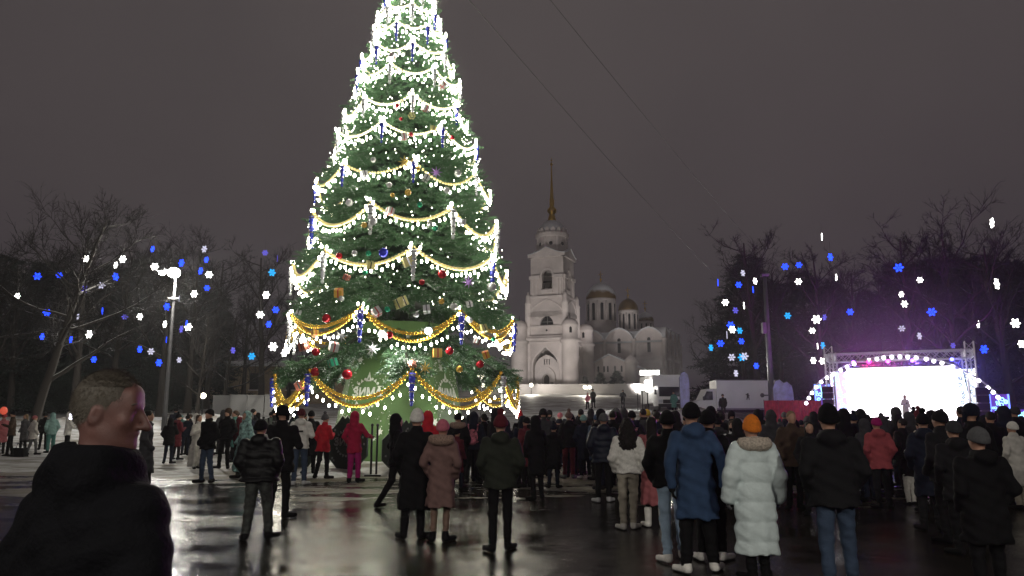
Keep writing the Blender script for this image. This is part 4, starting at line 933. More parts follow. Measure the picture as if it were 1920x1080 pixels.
# bright cluster of work lights above the truck
o = empty('work_light', at(1218, 699, 66), 0, 'bright bar of white work lights above the truck cab', 'work light')
mb = MB(); mb.box((0, 0.06, 0), (1.75, 0.1, 0.5)); mb.tube([(0.6, 0.1, -0.2), (0.6, 0.1, -2.6)], 0.04, 6); mb.build('frame', POST, o)
for k in range(5):
    mb = MB(); mb.box((-0.68 + 0.34 * k, -0.01, 0), (0.29, 0.05, 0.42)); mb.build('lens', emis('work_lens', (1, 0.98, 0.92), 14.0), o)
spot('lamp', (0, -0.2, 0), (0, -3, -1.2), 6500, (1, 0.97, 0.9), R(140), o, 0.4)
for k, (px, py, r) in enumerate([(1195, 731, 0.24), (1204, 726, 0.26), (1213, 717, 0.24), (1214, 730, 0.22)]):
    p = at(px, py, 64); zz_ = gs(p.x, 64); o = empty('globe_lamp', (p.x, 64, zz_), 0, 'bright white globe in the lamp cluster left of the truck cab', 'lamp', 'globe lamps left of the truck cab')
    mb = MB(); mb.tube([(0, 0, -0.1), (0, 0, p.z - zz_)], 0.04, 6); mb.build('post', POST, o)
    mb = MB(); mb.ball((0, 0, p.z - zz_), r, 12, 8); mb.build('globe', emis('cluster_glow', (1, 0.97, 0.9), 10.0), o, True)

# ------------------------------------------------------------------ overhead cables
def cable(p0, p1, sag, r, label):
    pts = []
    for i in range(25):
        t = i / 24; q = p0.lerp(p1, t); q.z -= sag * 4 * t * (1 - t); pts.append(q)
    mb = MB(); mb.tube(pts, r, 5); o = mb.build('overhead_cable', mat('cable_rubber', (0.015, 0.014, 0.014), 0.6)); tag(o, label, 'cable')
cable(at(700, -210, 17), MAST_TOP, 0.5, 0.011, 'thin dark cable running down from above the fir tree to the tall mast')
cable(at(880, -190, 20), at(1470, 520, 66), 0.4, 0.010, 'second thin dark cable running above the first towards the wood')

# ------------------------------------------------------------------ far wall and building on the left
o = empty('low_building', (at(430, 745, 78).x, 78, 0), R(4), 'long low building with a dim yellowish wall behind the bare trunks', 'building')
z0 = gs(o.location.x, 78) - 0.5; ztop = at(450, 690, 78).z
mb = MB(); mb.box((0, 0, (z0 + ztop) / 2), (26, 6, ztop - z0)); mb.build('wall', mat('ochre_wall', (0.32, 0.25, 0.17), 0.9, vary=0.2), o)
mb = MB(); mb.box((0, 0, ztop + 0.25), (27, 7, 0.5), taper=0.9); mb.build('roof', SNOWCLEAN, o)
for k in range(7):
    mb = MB(); mb.box((-11 + 3.6 * k, -3.02, z0 + 2.6), (1.2, 0.06, 1.6)); w_ = mb.build('window', DARKOPEN, o)
    mb = MB(); mb.box((-11 + 3.6 * k, -3.04, z0 + 1.72), (1.4, 0.2, 0.1)); mb.build('sill', PLASTER2, w_)
for k, px in enumerate((415, 447, 479, 512)):
    p = at(px, 760, 56); zz_ = gs(p.x, 56); mb = MB(); mb.box((0, 0, 0.75), (1.24, 0.1, 1.5)); mb.box((0, 0, 1.54), (1.27, 0.2, 0.1))
    o = mb.build('wall_panel', snow_over('white_hoarding', (0.30, 0.30, 0.29), 0.8), loc=(p.x, 56, zz_)); tag(o, 'white hoarding panel along the edge of the wood left of the fir tree', 'hoarding', 'white hoarding panels by the wood')

# ------------------------------------------------------------------ vans
VWHITE = mat('van_white', (0.80, 0.80, 0.80), 0.4, vary=0.06, vscale=1.0, coat=0.3); TYRE = mat('tyre_rubber', (0.015, 0.015, 0.015), 0.8); RIM = mat('grey_rim', (0.3, 0.3, 0.31), 0.4, 0.7)
VGLASS = mat('van_glass', (0.012, 0.014, 0.016), 0.08, vary=0); TRIM = mat('black_trim', (0.02, 0.02, 0.021), 0.5)
def wheel(x, y, root, r=0.36):
    h = empty('wheel', (x, y, r), 0, parent=root)
    mb = MB(); mb.M = Matrix.Rotation(math.pi / 2, 4, 'X'); mb.lathe([(r * 0.6, -0.11), (r * 0.95, -0.11), (r, -0.06), (r, 0.06), (r * 0.95, 0.11), (r * 0.6, 0.11)], 20); mb.build('tyre', TYRE, h, True)
    mb = MB(); mb.M = Matrix.Rotation(math.pi / 2, 4, 'X'); mb.lathe([(r * 0.62, -0.08), (r * 0.62, 0.08), (r * 0.2, 0.1), (0.01, 0.1)], 16); mb.build('rim', RIM, h, True)
# box van seen from its side
p = at(1403, 766, 60); vz = gz(p.x, 60) - 0.05
zl_, zu_ = at(1403, 766, 60).z, at(1403, 713, 60).z; vz = zl_ - 0.75
van = empty('box_van', (p.x, 60, vz), 0, 'pale box van with a dark animal emblem on its side beyond the snow ridge', 'van')
Lb = 115 * 60 / FPX; hb = zu_ - zl_
mb = MB(); mb.box((0, 1.0, 0.75 + hb / 2), (Lb, 2.1, hb)); box_ = mb.build('cargo_box', VWHITE, van)
mb = MB(); mb.box((0, -0.06, 0.72), (Lb + 0.04, 0.08, 0.12)); mb.box((0, -0.06, 0.75 + hb), (Lb + 0.04, 0.08, 0.06)); mb.box((Lb / 2, -0.06, 0.75 + hb / 2), (0.06, 0.08, hb)); mb.build('edge_trim', RIM, box_)
mb = MB(); y_ = -0.07
mb.prism([(x * 0.5 + 0.0, 0.75 + hb * 0.42 + z * 0.5) for x, z in [(-0.25, -0.5), (-0.12, -0.5), (-0.02, -0.15), (0.10, -0.22), (0.12, -0.5), (0.25, -0.5), (0.20, -0.1), (0.10, 0.1), (0.28, 0.05), (0.30, 0.15), (0.12, 0.26), (0.16, 0.42), (0.06, 0.55), (-0.08, 0.52), (-0.16, 0.38), (-0.34, 0.42), (-0.36, 0.32), (-0.14, 0.2), (-0.16, 0.0)]], y_, y_ + 0.02); mb.build('emblem', TRIM, box_)
mb = MB(); cx = -Lb / 2
mb.prism([(cx - 1.75, 0.45), (cx - 0.02, 0.45), (cx - 0.02, 2.3), (cx - 0.75, 2.3), (cx - 1.2, 1.45), (cx - 1.75, 1.25)], 0.05, 1.95); cab = mb.build('cab', VWHITE, van)
mb = MB(); mb.prism([(cx - 1.12, 1.42), (cx - 0.3, 1.42), (cx - 0.3, 2.1), (cx - 0.78, 2.1)], 0.02, 0.049); mb.build('side_window', VGLASS, cab)
mb = MB(); mb.box((cx - 1.05, -0.1, 1.55), (0.12, 0.22, 0.3)); mb.build('mirror', TRIM, cab)
mb = MB(); mb.box((cx - 1.72, 0.3, 1.0), (0.1, 0.35, 0.2)); mb.build('headlight', emis('van_headlight', (1, 0.9, 0.75), 5.0), cab)
mb = MB(); mb.box((cx - 1.72, 1.7, 1.0), (0.1, 0.35, 0.2)); mb.build('headlight', emis('van_headlight', (1, 0.9, 0.75), 5.0), cab)
mb = MB(); mb.box((0, 1.0, 0.55), (Lb + 1.5, 1.4, 0.22)); mb.build('chassis', TRIM, van)
for x in (cx - 0.9, Lb / 2 - 1.0):
    for y in (0.15, 1.85): wheel(x, y, van)
# truck seen from its front
p = at(1254, 762, 63); trz = at(1254, 765, 63).z - 0.3
tr = empty('truck', (p.x, 63, trz), R(4), 'white truck facing the square with a wide dark windscreen', 'truck')
hw_ = 1.2; tt = at(1254, 702, 63).z - trz
mb = MB(); mb.box((0.05, 2.6, tt / 2 + 0.35), (2.5, 4.4, tt - 0.7)); mb.build('cargo_box', VWHITE, tr)
mb = MB(); mb.prism([(-hw_, 0.45), (hw_, 0.45), (hw_, 1.25), (hw_ * 0.96, 2.1), (-hw_ * 0.96, 2.1), (-hw_, 1.25)], -1.0, 0.36); cab = mb.build('cab', VWHITE, tr)
mb = MB(); mb.box((0, -1.02, 1.62), (2.1, 0.06, 0.78)); mb.build('windscreen', VGLASS, cab)
mb = MB(); mb.box((0, -1.04, 0.82), (1.5, 0.06, 0.3)); mb.box((0, -1.06, 0.5), (2.3, 0.2, 0.26)); mb.build('grille', TRIM, cab)
for q in (-0.95, 0.95):
    mb = MB(); mb.box((q, -1.04, 0.84), (0.32, 0.06, 0.24)); mb.build('headlight', mat('headlight_glass', (0.6, 0.62, 0.65), 0.1, vary=0), cab)
    mb = MB(); mb.box((q * 1.4, -0.9, 1.6), (0.2, 0.1, 0.42)); mb.build('mirror', TRIM, cab)
for q in (-1.0, 1.0):
    for y in (-0.35, 3.4):
        h = empty('wheel', (q, y, 0.42), R(90), parent=tr); mb = MB(); mb.M = Matrix.Rotation(math.pi / 2, 4, 'X'); mb.lathe([(0.25, -0.12), (0.42, -0.12), (0.42, 0.12), (0.25, 0.12)], 18); mb.build('tyre', TYRE, h, True)
        mb = MB(); mb.M = Matrix.Rotation(math.pi / 2, 4, 'X'); mb.lathe([(0.26, -0.1), (0.26, 0.1), (0.02, 0.11)], 14); mb.build('rim', RIM, h, True)
# feather flags
def feather_flag(px, py0, py1, Y, label, em):
    p = at(px, py0, Y); z = gs(p.x, Y); h = at(px, py1, Y).z - z; o = empty('feather_flag', (p.x, Y, z), R(-12), label, 'flag'); wd = h * 0.22
    pts = [(0, 0.5)] + [(0.0, h * t) for t in (0.3, 0.6, 0.85)] + [(wd * 0.2, h * 0.97), (wd * 0.55, h), (wd * 0.9, h * 0.93), (wd, h * 0.8), (wd, h * 0.4), (wd * 0.9, 0.5)]
    mb = MB(); mb.prism(pts, -0.012, 0.012); mb.build('cloth', em, o)
    mb = MB(); mb.tube([(-0.02, 0, -0.1), (-0.02, 0, h * 0.85), (wd * 0.2, 0, h * 0.98), (wd * 0.55, 0, h * 1.01)], 0.03, 6); mb.build('pole', POLE, o)
    mb = MB(); mb.box((0, 0, 0.04), (0.6, 0.6, 0.08)); mb.build('base', POST, o)
CLOTH = mat('flag_cloth', (0.45, 0.45, 0.8), 0.8, vary=0.25, vscale=2.5)
feather_flag(1276, 762, 697, 58, 'tall violet-blue feather flag beside the white truck', CLOTH)
feather_flag(1452, 775, 712, 52, 'pale blue feather flag before the red fence by the mast', CLOTH)
feather_flag(1466, 775, 716, 53, 'narrow blue feather flag right of the mast', CLOTH)

# ------------------------------------------------------------------ stage
YS = 45.0; ms = YS / FPX
gzS = 0.12
stage = empty('stage', (at(1698, 790, YS).x, YS, gzS), 0, 'truss-framed open-air stage with glowing screen and bulb arch before the trees', 'stage')
SB = math.atan2(stage.location.x, YS); stage.rotation_euler.z = -SB; SX = lambda px: (px - 1698) * ms * math.cos(SB) / CP
def on_stage(x, y, z): return Vector(stage.location) + Matrix.Rotation(-SB, 3, 'Z') @ Vector((x, y, z))
SZ = lambda py: at(1698, py, YS).z - gzS
TRUSS = mat('truss_aluminium', (0.62, 0.60, 0.64), 0.35, 0.6, vary=0.05)
def truss(p0, p1, w, name='truss', step=0.45):
    p0, p1 = Vector(p0), Vector(p1); d = (p1 - p0); L = d.length; d.normalize(); a = d.orthogonal().normalized() if abs(d.z) > 0.9 else Vector((0, 0, 1)); a = Vector((1, 0, 0)) if abs(d.z) > 0.9 else a; b = d.cross(a)
    mb = MB(); cs = [(a * i + b * j) * w / 2 for i, j in ((-1, -1), (1, -1), (1, 1), (-1, 1))]
    for c in cs: mb.tube([p0 + c, p1 + c], 0.035, 6)
    n = max(2, int(L / step))
    for f in range(4):
        c0, c1 = cs[f], cs[(f + 1) % 4]
        for i in range(n):
            q0, q1 = p0 + d * L * i / n, p0 + d * L * (i + 1) / n
            mb.tube([q0 + (c0 if i % 2 else c1), q1 + (c1 if i % 2 else c0)], 0.018, 4)
    return mb.build(name, TRUSS, stage)
xl, xr = SX(1561), SX(1823)
for x in (xl, xr):
    truss((x, 0, 0), (x, 0, SZ(645)), 0.45, 'truss_tower'); truss((x, 3.2, 0), (x, 3.2, SZ(650)), 0.45, 'truss_tower')
truss((xl, 0, SZ(667)), (xr, 0, SZ(667)), 0.5, 'truss_beam'); truss((xl, 3.2, SZ(662)), (xr, 3.2, SZ(662)), 0.5, 'truss_beam')
for x in (xl, xr): truss((x, 0, SZ(665)), (x, 3.2, SZ(665)), 0.4, 'truss_beam')
mb = MB(); mb.box(((xl + xr) / 2, 1.8, 0.55), (xr - xl - 0.5, 4.2, 1.1)); mb.build('platform', TRIM, stage)
SCR = emis('led_screen', (1.0, 0.95, 1.0), 4.5)
mb = MB(); sx0, sx1, sz0, sz1 = SX(1588), SX(1800), 1.15, SZ(683); mb.box(((sx0 + sx1) / 2, 3.05, (sz0 + sz1) / 2), (sx1 - sx0, 0.06, sz1 - sz0)); mb.build('screen', SCR, stage)
mb = MB(); mb.box(((sx0 + sx1) / 2, 3.12, (sz0 + sz1) / 2), (sx1 - sx0 + 0.2, 0.06, sz1 - sz0 + 0.2)); mb.build('screen_frame', TRIM, stage)
# side panels with branching light pattern
def deco(x0, x1, z0, z1, y, seed, em1, em2, base):
    mb = MB(); mb.box(((x0 + x1) / 2, y, (z0 + z1) / 2), (x1 - x0, 0.08, z1 - z0)); pn = mb.build('side_panel', base, stage)
    r = random.Random(seed); mb = MB(); w = x1 - x0
    for _ in range(26):
        x, z = r.uniform(x0 + 0.1 * w, x1 - 0.1 * w), r.uniform(z0 + 0.2, z1 - 0.1); rr_ = r.uniform(0.05, 0.12)
        mb.prism(circ(rr_, 8, x, z)[::-1], y - 0.07, y - 0.045, [circ(rr_ * 0.6, 8, x, z)])
    mb.tube([((x0 + x1) / 2, y - 0.06, z0), ((x0 + x1) / 2 + 0.1, y - 0.06, (z0 + z1) / 2), ((x0 + x1) / 2 - 0.1, y - 0.06, z1)], 0.03, 5); mb.build('light_pattern', em1, pn)['kind'] = 'stuff'
    mb = MB()
    for e_ in (x0, x1): mb.box((e_, y - 0.06, (z0 + z1) / 2), (0.09, 0.05, z1 - z0))
    mb.build('light_strip', em2, pn)
WPAN = emis('panel_glow', (0.75, 0.85, 1.0), 2.2); VPAN = mat('violet_panel', (0.22, 0.1, 0.5), 0.6, emit=(0.25, 0.08, 0.9), estr=0.35)
deco(SX(1801), SX(1834), 1.15, SZ(690), 2.9, 1, mat('green_foil', (0.02, 0.12, 0.1), 0.4), emis('strip_white', (0.9, 0.85, 1.0), 5.0), WPAN)
deco(SX(1556), SX(1587), 1.15, SZ(690), 2.9, 2, emis('pattern_cyan', (0.3, 0.8, 1.0), 3.0), emis('strip_white', (0.9, 0.85, 1.0), 5.0), emis('panel_glow_violet', (0.62, 0.5, 1.0), 1.7))
deco(SX(1524), SX(1553), 0.9, SZ(716), 1.6, 3, emis('pattern_cyan', (0.3, 0.8, 1.0), 3.0), emis('strip_blue', (0.15, 0.25, 1.0), 3.0), VPAN)
deco(SX(1853), SX(1885), 0.6, SZ(740), 1.6, 4, emis('pattern_cyan', (0.3, 0.8, 1.0), 3.0), emis('strip_blue', (0.15, 0.25, 1.0), 3.0), VPAN)
deco(SX(1895), SX(1915), 0.4, SZ(768), 2.2, 5, emis('pattern_cyan', (0.3, 0.8, 1.0), 3.0), emis('strip_blue', (0.15, 0.25, 1.0), 3.0), VPAN)
# loudspeakers, bulb arch, stage lamps
def speaker(px, pw, py0, py1, y, label):
    o = empty('loudspeaker', on_stage(SX(px), y, 0), -SB, label, 'loudspeaker'); z0, z1 = SZ(py0), SZ(py1); w = pw * ms; n = 4
    for i in range(n):
        zc = z0 + (z1 - z0) * (i + 0.5) / n; mb = MB(); mb.box((0, 0, zc), (w, 0.6, (z1 - z0) / n - 0.03), rx=0.03 * i); cb = mb.build('cabinet', TRIM, o)
        mb = MB(); mb.box((0, -0.31, zc), (w * 0.86, 0.03, (z1 - z0) / n * 0.75), rx=0.03 * i); mb.build('grille', mat('speaker_cloth', (0.012, 0.012, 0.013), 0.9), cb)
    mb = MB(); mb.box((0, 0, z0 / 2), (w * 0.9, 0.55, z0)); mb.build('stand', TRIM, o)
speaker(1555, 20, 772, 722, -0.2, 'black loudspeaker stack beside the left truss tower of the stage'); speaker(1836, 20, 785, 728, -0.2, 'black loudspeaker stack beside the right truss tower of the stage')
pts_a = [(1511, 755), (1517, 745), (1524, 735), (1533, 724), (1544, 714), (1556, 706), (1570, 699), (1584, 692), (1597, 686), (1611, 681), (1640, 675), (1655, 673), (1668, 671), (1683, 670), (1698, 670), (1712, 671), (1727, 673), (1745, 676), (1758, 680), (1772, 684), (1790, 691), (1803, 699), (1817, 708), (1832, 717), (1846, 730), (1854, 738), (1861, 747)]
mb = MB(); mb.tube([(SX(a), 0.35 - 0.7, SZ(b) + 0.14) for a, b in pts_a], 0.05, 6); ar = mb.build('arch_tube', TRUSS, stage)
for a, b in pts_a:
    mb = MB(); mb.ball((SX(a), -0.42, SZ(b)), 0.11, 10, 7); mb.build('bulb', emis('arch_bulb', (0.9, 0.85, 1.0), 6.0), ar, True)
for k, (px, c, w_, tg) in enumerate([(1640, (1.0, 0.03, 0.30), 5500, (0.5, -9, -4.6)), (1610, (0.30, 0.12, 1.0), 3000, (-1, -9, -5)), (1720, (0.25, 0.10, 1.0), 4500, (2, -12, -5)), (1790, (0.12, 0.12, 1.0), 5000, (3, -12, -5.5)), (1675, (0.8, 0.08, 0.8), 3500, (0, -13, -5))]):
    mb = MB(); mb.M = Matrix.Translation((SX(px), -0.35, SZ(676))) @ Matrix.Rotation(R(-70), 4, 'X'); mb.lathe([(0.1, 0.18), (0.13, 0.1), (0.14, -0.15)], 12, cap=True); ln = mb.build('stage_lamp', TRIM, stage)
    mb = MB(); mb.M = Matrix.Translation((SX(px), -0.35, SZ(676))) @ Matrix.Rotation(R(-70), 4, 'X'); mb.lathe([(0.12, -0.152), (0.02, -0.16)], 12); mb.build('lens', emis(f'stage_lens_{k}', c, 8.0), ln)
    spot('lamp', (SX(px), -0.62, SZ(678)), Vector((SX(px), -0.62, SZ(678))) + Vector(tg), w_, c, R(58), stage, 0.12)
for k, (px, c) in enumerate([(1600, (0.55, 0.05, 0.9)), (1660, (0.75, 0.03, 0.6)), (1760, (0.25, 0.06, 1.0))]):      # uplights behind the screen that wash the trees
    mb = MB(); mb.M = Matrix.Translation((SX(px), 4.6, 0.35)) @ Matrix.Rotation(R(-20), 4, 'X'); mb.lathe([(0.1, -0.3), (0.16, -0.2), (0.17, 0.1)], 12); ln = mb.build('uplight', TRIM, stage)
    mb = MB(); mb.M = Matrix.Translation((SX(px), 4.6, 0.35)) @ Matrix.Rotation(R(-20), 4, 'X'); mb.lathe([(0.15, 0.102), (0.02, 0.11)], 12); mb.build('lens', emis(f'uplight_lens_{k}', c, 8.0), ln)
    spot('lamp', (SX(px), 4.7, 0.6), Vector((SX(px), 4.7, 0.6)) + Vector((0, 4.0, 8)), 5200, c, R(100), stage, 0.12)
# red fence left of the stage
for k in range(4):
    px = 1447 + 27 * k; p = at(px, 775, 48); o = empty('crowd_barrier', (p.x, 48, gz(p.x, 48)), 0, 'red cloth-covered barrier panel left of the stage', 'barrier', 'red barriers left of the stage')
    wdt = 26 * 48 / FPX; ht = at(px, 751, 48).z - gz(p.x, 48); RED = mat('red_barrier_cloth', (0.42, 0.03, 0.06), 0.7, vary=0.3, vscale=4)
    pts = [(wdt * (j / 8 - 0.5), 0.25) for j in range(9)]
    V = []; F = []
    for j in range(17):
        x = wdt * (j / 16 - 0.5); y = 0.03 * math.sin(j * 1.9)
        V += [(x, y, 0.15), (x, y, ht)]
    for j in range(16): F.append((2 * j, 2 * j + 2, 2 * j + 3, 2 * j + 1))
    mb = MB(); mb.add(V, F); mb.build('cloth', RED, o, True)
    mb = MB(); mb.tube([(-wdt / 2, 0.05, -0.05), (-wdt / 2, 0.05, ht + 0.03), (wdt / 2, 0.05, ht + 0.03), (wdt / 2, 0.05, -0.05)], 0.025, 6); mb.build('frame', POLE, o)
# ------------------------------------------------------------------ people: signed distance shapes meshed by surface nets
def s_caps(P, a, b, ra, rb):
    a = np.array(a, np.float32); b = np.array(b, np.float32); ba = b - a
    t = np.clip(((P - a) @ ba) / max(float(ba @ ba), 1e-9), 0, 1)
    return np.linalg.norm(P - a - t[..., None] * ba, axis=-1) - (ra + (rb - ra) * t)
def s_ell(P, c, r, M=None):
    q = P - np.array(c, np.float32)
    if M is not None: q = q @ np.array(M, np.float32)
    r = np.array(r, np.float32); k0 = np.linalg.norm(q / r, axis=-1); k1 = np.linalg.norm(q / (r * r), axis=-1)
    return k0 * (k0 - 1) / np.maximum(k1, 1e-6)
def s_loft(P, zs, A, B, cy=None, sq=2.0):
    z = P[..., 2]; a = np.interp(z, zs, A); b = np.interp(z, zs, B); y = P[..., 1] - (np.interp(z, zs, cy) if cy is not None else 0)
    k = (np.abs(P[..., 0] / a) ** sq + np.abs(y / b) ** sq) ** (1 / sq)
    d = (k - 1) * np.minimum(a, b) * 0.9
    return np.maximum(d, np.maximum(zs[0] - z, z - zs[-1]))
def smin(a, b, k):
    h = np.clip(0.5 + 0.5 * (b - a) / k, 0, 1); return b + (a - b) * h - k * h * (1 - h)
def nets(f, lo, hi, h):
    lo = np.array(lo, np.float32); n = np.ceil((np.array(hi) - lo) / h).astype(int) + 1
    ax = [lo[i] + h * np.arange(n[i], dtype=np.float32) for i in range(3)]
    G = np.stack(np.meshgrid(*ax, indexing='ij'), -1); v = f(G).astype(np.float32)
    for i in range(3):                                   # close the shape at the grid border
        sl = [slice(None)] * 3; sl[i] = 0; v[tuple(sl)] = np.maximum(v[tuple(sl)], h * 0.5); sl[i] = -1; v[tuple(sl)] = np.maximum(v[tuple(sl)], h * 0.5)
    ins = v < 0
    C = [(i, j, k) for i in (0, 1) for j in (0, 1) for k in (0, 1)]
    sub = lambda a, c: a[c[0]:a.shape[0] - 1 + c[0], c[1]:a.shape[1] - 1 + c[1], c[2]:a.shape[2] - 1 + c[2]]
    s = sum(sub(ins, c).astype(np.int8) for c in C); act = (s > 0) & (s < 8)
    idx = -np.ones(act.shape, np.int64); ids = np.argwhere(act); idx[act] = np.arange(len(ids))
    acc = np.zeros((len(ids), 3), np.float32); cnt = np.zeros(len(ids), np.float32); cell = tuple(ids.T)
    for c in C:
        for d in range(3):
            if c[d]: continue
            c2 = list(c); c2[d] = 1
            a = sub(v, c)[cell]; b = sub(v, tuple(c2))[cell]; x = (a < 0) != (b < 0)
            t = np.where(x, a / np.where(a == b, 1, a - b), 0); p = np.tile(np.array(c, np.float32), (len(ids), 1)); p[:, d] += t
            acc += np.where(x[:, None], p, 0); cnt += x
    V = lo + (ids + acc / np.maximum(cnt, 1)[:, None]) * h
    F = []
    for d in range(3):
        e1, e2 = (d + 1) % 3, (d + 2) % 3; a = [slice(None)] * 3; b = [slice(None)] * 3
        a[d] = slice(0, -1); b[d] = slice(1, None); A_, B_ = ins[tuple(a)], ins[tuple(b)]; X = np.argwhere(A_ != B_)
        X = X[(X[:, e1] > 0) & (X[:, e2] > 0) & (X[:, e1] < n[e1] - 1) & (X[:, e2] < n[e2] - 1)]
        if not len(X): continue
        q = []
        for o1, o2 in ((-1, -1), (0, -1), (0, 0), (-1, 0)):
            Y = X.copy(); Y[:, e1] += o1; Y[:, e2] += o2; q.append(idx[tuple(Y.T)])
        q = np.stack(q, 1); fl = A_[tuple(X.T)]; q[~fl] = q[~fl][:, ::-1]; F.append(q)
    F = np.concatenate(F); return V, F[(F >= 0).all(1)]
def sdf_mesh(name, f, lo, hi, h, nmat=1, mat_of=None):
    V, F = nets(f, lo, hi, h)
    mi = None
    if mat_of is not None: mi = mat_of(V[F].mean(1))
    return np_mesh(name, V, F, [PLACE] * nmat, smooth=True, mi=mi)
PLACE = mat('cloth_black', (0.0045, 0.0045, 0.005), 0.85, bump=0.3, bscale=70, spec=0.15, vary=0.25)

def rotz(p, a, c=(0, 0)):
    x, y = p[0] - c[0], p[1] - c[1]; return (c[0] + x * math.cos(a) - y * math.sin(a), c[1] + x * math.sin(a) + y * math.cos(a), p[2])
def head_sdf(P, yaw, detail=False, tiltf=0.0, sy=1.0):
    """head of a figure 1.75 tall, looking along +y when yaw = 0"""
    c, s = math.cos(yaw), math.sin(yaw); Q = P.copy(); x, y = P[..., 0], P[..., 1]
    Q[..., 0] = x * c + y * s; Q[..., 1] = -x * s + y * c
    if tiltf:
        c, s = math.cos(tiltf), math.sin(tiltf); y, z = Q[..., 1].copy(), Q[..., 2] - 1.55; Q[..., 1] = y * c - z * s; Q[..., 2] = y * s + z * c + 1.55
    Q[..., 1] = Q[..., 1] / sy
    d = s_ell(Q, (0, -0.012, 1.652), (0.077, 0.098, 0.098))
    d = smin(d, s_ell(Q, (0, 0.030, 1.615), (0.062, 0.070, 0.092)), 0.03)
    d = smin(d, s_ell(Q, (0, 0.036, 1.568), (0.053, 0.060, 0.046)), 0.03)
    d = smin(d, s_ell(Q, (0, 0.080, 1.543), (0.024, 0.020, 0.020)), 0.025)
    d = smin(d, s_caps(Q, (-0.034, 0.082, 1.657), (0.034, 0.082, 1.657), 0.012, 0.012), 0.02)
    for e_ in (-1, 1): d = smin(d, s_ell(Q, (0.040 * e_, 0.070, 1.610), (0.022, 0.02, 0.02)), 0.02)
    if detail:
        for e_ in (-1, 1):
            d = -smin(-d, s_ell(Q, (0.032 * e_, 0.108, 1.637), (0.018, 0.018, 0.012)), 0.012)
            d = smin(d, s_ell(Q, (0.032 * e_, 0.080, 1.636), (0.013, 0.013, 0.012)), 0.004)
        d = smin(d, s_caps(Q, (0, 0.095, 1.648), (0, 0.131, 1.600), 0.009, 0.0135), 0.011)
        for e_ in (-1, 1): d = smin(d, s_ell(Q, (0.012 * e_, 0.112, 1.597), (0.010, 0.014, 0.009)), 0.008)
        d = smin(d, s_ell(Q, (0, 0.098, 1.578), (0.024, 0.013, 0.007)), 0.006); d = smin(d, s_ell(Q, (0, 0.096, 1.565), (0.021, 0.012, 0.008)), 0.005); d = smin(d, s_ell(Q, (0, 0.094, 1.540), (0.022, 0.018, 0.018)), 0.015); d = smin(d, s_ell(Q, (0, 0.070, 1.688), (0.045, 0.02, 0.026)), 0.03)
        for e_ in (-1, 1): d = smin(d, s_caps(Q, (0.062 * e_, -0.005, 1.575), (0.03 * e_, 0.07, 1.542), 0.014, 0.014), 0.02)
    else: d = smin(d, s_caps(Q, (0, 0.092, 1.645), (0, 0.114, 1.605), 0.010, 0.014), 0.015)
    for e_ in (-1, 1):
        M = Matrix.Rotation(0.22 * e_, 3, 'Z') @ Matrix.Rotation(-0.18, 3, 'X')
        er = s_ell(Q, (0.079 * e_, -0.008, 1.618), (0.010, 0.019, 0.031), M)
        if detail:
            er = np.maximum(er, -s_ell(Q, (0.090 * e_, -0.003, 1.618), (0.008, 0.012, 0.021), M)); d = smin(d, er, 0.006)
        else: d = smin(d, er, 0.01)
    return d, Q
ARMS = {'pockets': ((0.258, -0.065, 1.13), (0.196, 0.120, 0.93)), 'down': ((0.262, -0.03, 1.12), (0.285, 0.035, 0.88)), 'front': ((0.262, 0.03, 1.13), (0.09, 0.255, 1.22)), 'phone': ((0.25, 0.10, 1.17), (0.075, 0.27, 1.42)),
        'up': ((0.28, 0.16, 1.40), (0.12, 0.30, 1.62)), 'out': ((0.30, 0.10, 1.15), (0.30, 0.34, 1.12)), 'folded': ((0.27, 0.03, 1.14), (-0.02, 0.22, 1.12)), 'back': ((0.27, -0.14, 1.13), (0.27, -0.13, 0.90))}
COATS = {'jacket': 0.80, 'parka': 0.70, 'coat': 0.52, 'long': 0.33, 'short': 0.90}
MESHES = {}
